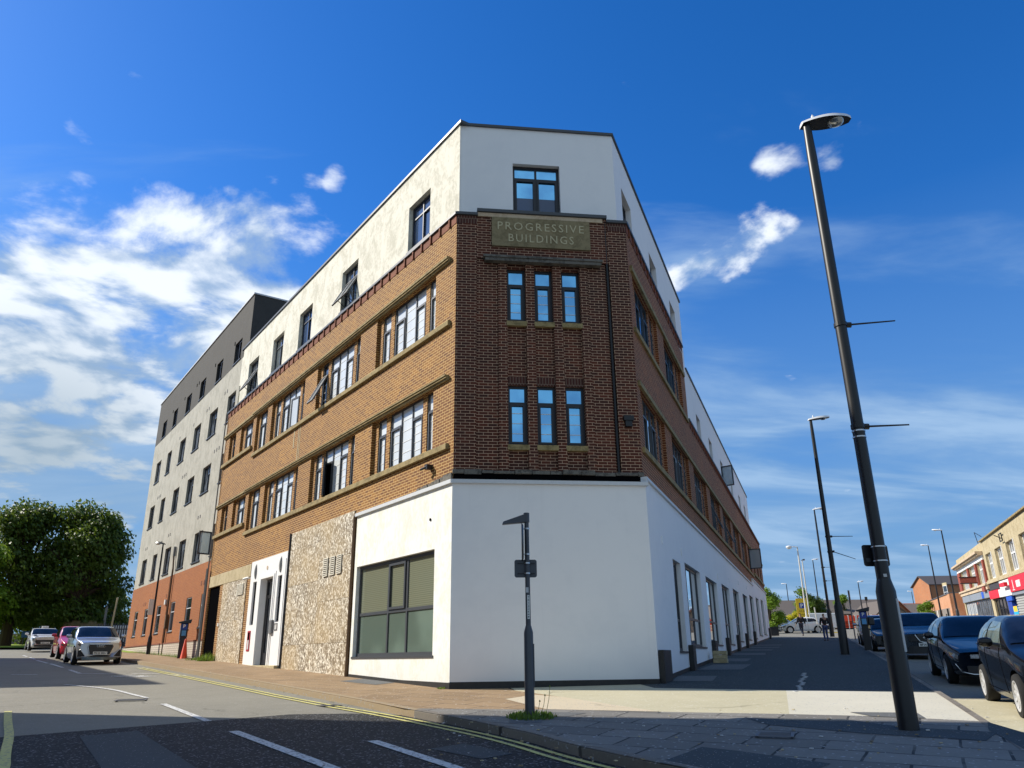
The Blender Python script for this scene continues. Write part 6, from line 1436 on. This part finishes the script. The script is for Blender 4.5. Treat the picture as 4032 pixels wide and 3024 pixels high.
fascia(5.6,8.0,4.62,4.93,'shop_blue',.15,tS); fascia(10.6,15.8,5.6,6.06,'shop_dark',.08); fascia(11.0,16.0,4.95,5.55,'shop_red',.16)
q=MB(); 
for k in range(5): q.box(FZ,-1.0+0*k,4.6,.0,.02,1.9,5.0)
for k in range(20): q.box(FZ,1.2-6,4.6,.02,.06,1.9+.155*k,1.9+.155*k+.09)
q.build('roller_shutter','shutter',tS)
q=MB(); q.box(FZ,1.0-6,4.8,0,.18,4.92,5.10); q.build('shutter_box','shop_grey',tS)
q=MB(); q.box(FZ,4.75,6.6,-.2,.06,1.9,4.2); q.build('cyan_poster','shop_cyan',tS); q=MB(); q.box(FZ,4.9,6.4,.06,.07,3.9,4.25); q.build('yellow_poster','yellow_sign',tS)
q=MB(); q.box(FZ,6.7,8.5,-.25,.05,1.9,4.9); q.build('shop_door','blue_sign',tS)
for k,a in enumerate((9.0,10.6,12.2,13.8)):
    window(tS,FZ,a,a+1.5,2.4,4.9,-.15,(),.72,fm='frame_black',pm='glass_dark')
    q=MB(); q.box(FZ,a+.3,a+1.2,-.13,-.12,2.5,3.3); q.build('poster','plate_white' ,tS)
q=MB(); q.box(FZ,-14,16,-.6,-.5,1,6); q.build('shop_interior','void',tS)
# terracotta building
tT=thing('shop_building','two storey shop building with red terracotta pilasters, white cornice and grey shop front','building',FS(16.1,0,g(*FS(16,0,0)[:2])))
q=MB(); gwall(q,FZ,16.05,37.3,.5,9.42,[(16.9,21.2,6.22,8.02,.3),(22.2,27.3,6.22,8.02,.3),(28.4,35.0,6.22,8.02,.3),(17,36.4,1.0,5.1,.4)],-.02,.3); 
fe2=Fr(FS(37.3,0,0),-nS,dS); 
q.face([FZ(37.3,-.02,.5),FZ(37.3,-9,.5),FZ(37.3,-9,9.42),FZ(37.3,-.02,9.42)]); q.build('wall','stone_pale',tT)
q=MB(); sl(q,16.1,37.2,-9,-.4,1,9.35); q.build('roof','slate',tT)
q=MB(); A=[FZ(22,-1.5,9.35),FZ(37.6,-1.5,9.35),FZ(37.6,-9.5,9.35),FZ(22,-9.5,9.35)]; top_=[FZ(25,-5.5,11.6),FZ(37.6,-5.5,11.6)]
q.face([A[0],A[1],top_[1],top_[0]]); q.face([A[1],A[2],top_[1]]); q.face([A[2],A[3],top_[0],top_[1]]); q.face([A[3],A[0],top_[0]]); q.face(A[::-1]); q.build('slate_roof','slate',tT)
q=MB(); sl(q,16.05,37.5,0,.55,8.55,8.72); sl(q,16.05,37.5,0,.40,8.42,8.55); q.build('cornice','terracotta_pale',tT)
q=MB(); sl(q,16.1,37.3,0,.12,8.05,8.42); q.build('frieze','shop_white',tT)
for a,b in ((16.05,16.9),(21.2,22.2),(27.3,28.4),(35.0,37.3)):
    q=MB(); sl(q,a+.05,b-.05,-.02,.14,6.15,8.05); q.build('pilaster','terracotta_red',tT)
q=MB(); sl(q,16.05,37.3,0,.30,6.05,6.2); sl(q,16.05,37.3,0,.18,5.75,6.05); q.build('string_course','terracotta_pale',tT)
for a,b in ((16.9,21.2),(22.2,27.3),(28.4,35.0)):
    q=MB(); bars(q,FZ,a,b,6.22,8.02,-.30,-.16,.14); n=int((b-a)/1.0)
    for k in range(1,n): x=a+(b-a)*k/n; q.box(FZ,x-.09,x+.09,-.3,-.15,6.3,7.95)
    q.box(FZ,a,b,-.29,-.18,7.45,7.55); w_=q.build('window','frame_white',tT); q=MB(); q.box(FZ,a,b,-.34,-.305,6.22,8.02); q.build('pane','glass_dark',w_)
fascia(16.4,36.8,5.12,5.70,'shop_grey',.12,tT); q=MB(); q.box(FZ,19.6,21.0,.12,.14,5.15,5.66); q.build('shop_sign','shop_blue',tT)
q=MB(); q.box(FZ,17.0,18.5,.12,.3,5.62,6.0); q.build('shop_sign','terracotta_red',tT)
for k in range(7):
    a=17.1+k*2.75; window(tT,FZ,a,a+2.6,1.6,5.05,-.12,(.5,),1.3,trl=(),fm='shop_grey' ,pm='glass_blind' if k in (4,5,6) else 'glass_room')
    if k in (4,5,6): q=MB(); q.box(FZ,a+.4,a+2.0,-.10,-.09,2.6,4.0); q.build('poster','terracotta_pale',tT)
q=MB(); q.box(FZ,17,36.4,-.6,-.5,1,5.2); q.build('shop_interior','void',tT)
q=MB(); q.box(FZ,21.5,21.62,.1,1.5,6.95,7.02); q.box(FZ,21.5,21.62,.1,1.5,6.42,6.5); q.box(FZ,21.5,21.62,.1,.16,6.42,7.0); hs=q.build('hanging_sign_frame','pole_dark',tT)
q=MB(); q.box(FZ,21.52,21.60,.2,1.45,6.5,6.95); q.build('hanging_sign','terracotta_red',hs)
q=MB(); q.box(FZ,16.2,16.6,-1,-.6,9.4,9.9); q.build('chimney','terracotta_red',tT); q=MB(); q.tube([FZ(19,-.2,9.4),FZ(20.2,-.2,10.6),FZ(16.5,-.2,9.9)],.03,5); q.build('aerial','pole_dark',tT)
# brick building beyond with set back wing, then the orange rendered wall
tW=thing('brick_house','two storey brown brick house end with slate roof squeezed beside the terracotta shops','building',FS(38,0,g(*FS(38,0,0)[:2])))
q=MB(); gwall(q,FZ,37.5,50.0,.5,8.3,(),-3.0); gwall(q,Fr(FS(50,0,0),-nS,dS),3.0,10,.5,9.9,(),0); q.build('wall','brick_orange',tW)
q=MB(); q.hexa([FZ(37.5,-2.6,8.25),FZ(50.3,-2.6,8.25),FZ(50.3,-10,8.25),FZ(37.5,-10,8.25),FZ(37.5,-6,10.6),FZ(50.3,-6,10.6),FZ(50.3,-6.2,10.6),FZ(37.5,-6.2,10.6)]); q.build('roof','slate',tW)
for a,z in ((41.5,6.9),): simple_win(tW,Fr(FS(0,-3.0,0),dS,nS),a,a+1.4,z+1.2,z+2.6)
simple_win(tW,Fr(FS(0,-3.0,0),dS,nS),40.5,42.0,4.2,6.4)
tO=thing('low_building','single storey orange rendered building with grey brick panels across the street','building',FS(51,0,g(*FS(51,0,0)[:2])))
q=MB(); gwall(q,FZ,50.8,104,4.95,6.55,(),0); q.face([FZ(50.8,0,.5),FZ(50.8,-6,.5),FZ(50.8,-6,6.55),FZ(50.8,0,6.55)]); q.box(FZ,50.8,53.5,-.05,.12,.5,6.5); q.build('upper_wall','render_orange',tO)
q=MB(); gwall(q,FZ,50.8,104,.5,4.95,[(60,62,1,4.3,.3),(78,80,1,4.2,.3)],.02); q.build('brick_panel','brick_grey',tO)
q=MB(); sl(q,50.8,104,-8,.1,6.55,6.65); q.build('roof','lead',tO)
for a in (56.5,67,73,86):
    q=MB(); q.tube([FZ(a,.15,1.0),FZ(a,.15,4.9)],.10,8); q.build('drainpipe','plate_white' if a>70 else 'pole_dark',tO)
# ---- left background
q=MB(); o=Vector((-52,74,g(-52,74))); t=thing('garden_wall','low pale brick wall under the dark trees at the far left','wall',o); q.box(Fr(Vector((0,0,0)),Vector((1,.12,0)).normalized(),Vector((.12,-1,0)).normalized()),-62,-34,-82.5,-82.2,2.5,4.3); q.build('wall','brick_grey',t)
t=thing('notice_board','small blue notice board on the wall behind the tree trunks','sign',(-42.9,72.0,3.2)); q=MB(); q.box(Fr(Vector((0,0,0)),Vector((1,0,0)),Vector((0,1,0))),-43.5,-42.2,70.9,70.96,3.75,4.25); q.build('board','shop_blue',t); q=MB(); q.tube([(-43.3,70.98,3),(-43.3,70.98,4.3)],.04,6); q.tube([(-42.4,70.98,3),(-42.4,70.98,4.3)],.04,6); q.build('post','pole_dark',t)
def fence(p0,p1,h,n,label,mat_,pale=True,step=0):
    p0=Vector(p0);p1=Vector(p1); d=(p1-p0); L_=d.length; d.normalize(); nn=Vector((d.y,-d.x,0)); z0=p0.z
    t=thing('fence',label,'fence',p0); F_=Fr(Vector((p0.x,p0.y,z0)),d,nn); q=MB()
    w_=L_/n
    for k in range(n):
        a=k*w_; hh=h+(step*(.3 if (k//7)%2 else 0)); 
        q.hexa([F_(a+.01,0,0),F_(a+w_*.62,0,0),F_(a+w_*.62,.03,0),F_(a+.01,.03,0),F_(a+.01,0,hh),F_(a+w_*.62,0,hh),F_(a+w_*.62,.03,hh),F_(a+.01,.03,hh)])
        q.face([F_(a+.01,0,hh),F_(a+w_*.62,0,hh),F_(a+w_*.31,.015,hh+.14)])
    q.build('pales',mat_,t); q=MB()
    for z_ in (.4,h-.4): q.box(F_,0,L_,-.06,0,z_,z_+.08)
    q.build('rails',mat_,t); q=MB()
    for k in range(int(L_/2.5)+1): q.box(F_,k*2.5-.04,k*2.5+.04,-.12,-.06,0,h+.05)
    q.build('posts',mat_,t)
fence((-33.6,64.6,2.5),(-29.6,66.5,2.6),1.95,26,'grey steel palisade fence between the annexe end and the wooden fence','pole_grey')
fence((-37.6,66.8,2.75),(-34.0,66.3,2.55),2.0,34,'weathered close boarded wooden fence behind the red car','wood_fence',step=.5)
q=MB(); o=Vector((-33.4,65.2,2.5)); q.tube([o,o+UP*3.4],.07,8); q.box(Fr(o,Vector((1,0,0)),Vector((0,-1,0))),-.08,.1,.05,.08,2.3,3.3); tag(q.build('concrete_post','grey_pipe'),'shorter of the two pale posts beside the palisade fence','post')
q=MB(); o=Vector((-31.6,62.6,2.4)); q.tube([o,o+Vector((.25,0,4.0))],.07,8); tag(q.build('concrete_post','stone_pale'),'taller of the two pale posts beside the palisade fence','post')
# ---- buildings outside the frame that throw the long shadows over the road
def block(name,label,poly,z1,wallm,z0=0.2):
    t=thing(name,label,'building',(poly[0][0],poly[0][1],z0)); q=MB(); q.prism(poly,z0,z1,0,1); q.build('wall',[wallm,'lead'],t)
    q=MB(); n=len(poly)
    for i in range(n):
        a=Vector((*poly[i],0)); b=Vector((*poly[(i+1)%n],0)); d=(b-a); L_=d.length; d.normalize(); nn=Vector((d.y,-d.x,0)); F_=Fr(a,d,nn); c_=sum((Vector((*p,0)) for p in poly),Vector())/n
        if nn.dot(c_-a)>0: F_=Fr(a,d,-nn)
        z=2.2
        while z<z1-2:
            x=1.2
            while x<L_-2: q.box(F_,x,x+1.3,.0,.05,z,z+1.5); x+=3.1
            z+=3.1
    q.build('windows','glass_dark',t); return t
SH=Vector((math.sin(R(104)),math.cos(R(104)),0))
c1_=Vector((-18.0,17.25,0))
block('unseen_block_behind_camera','tall brick block out of view behind the camera on the left',[(-18,17.25),(-34,19.5),(-38,-6),(-22,-8)],23.5,'brick_buff')
T0=Vector((-9.3,21.7,0)); hW=13.5; C2=T0-Vector((-sd.x,-sd.y,0)).normalized()*((hW-1.1)/math.tan(SUN_E))
e1_=Vector((-.98,-.19,0)); P_=[C2,C2+dL*24,C2+dL*24+e1_*12,C2+e1_*12]
block('unseen_block_left_street','brick block out of view across the left street',[(p.x,p.y) for p in P_],hW,'brick_right')
print('objects',len(bpy.data.objects))
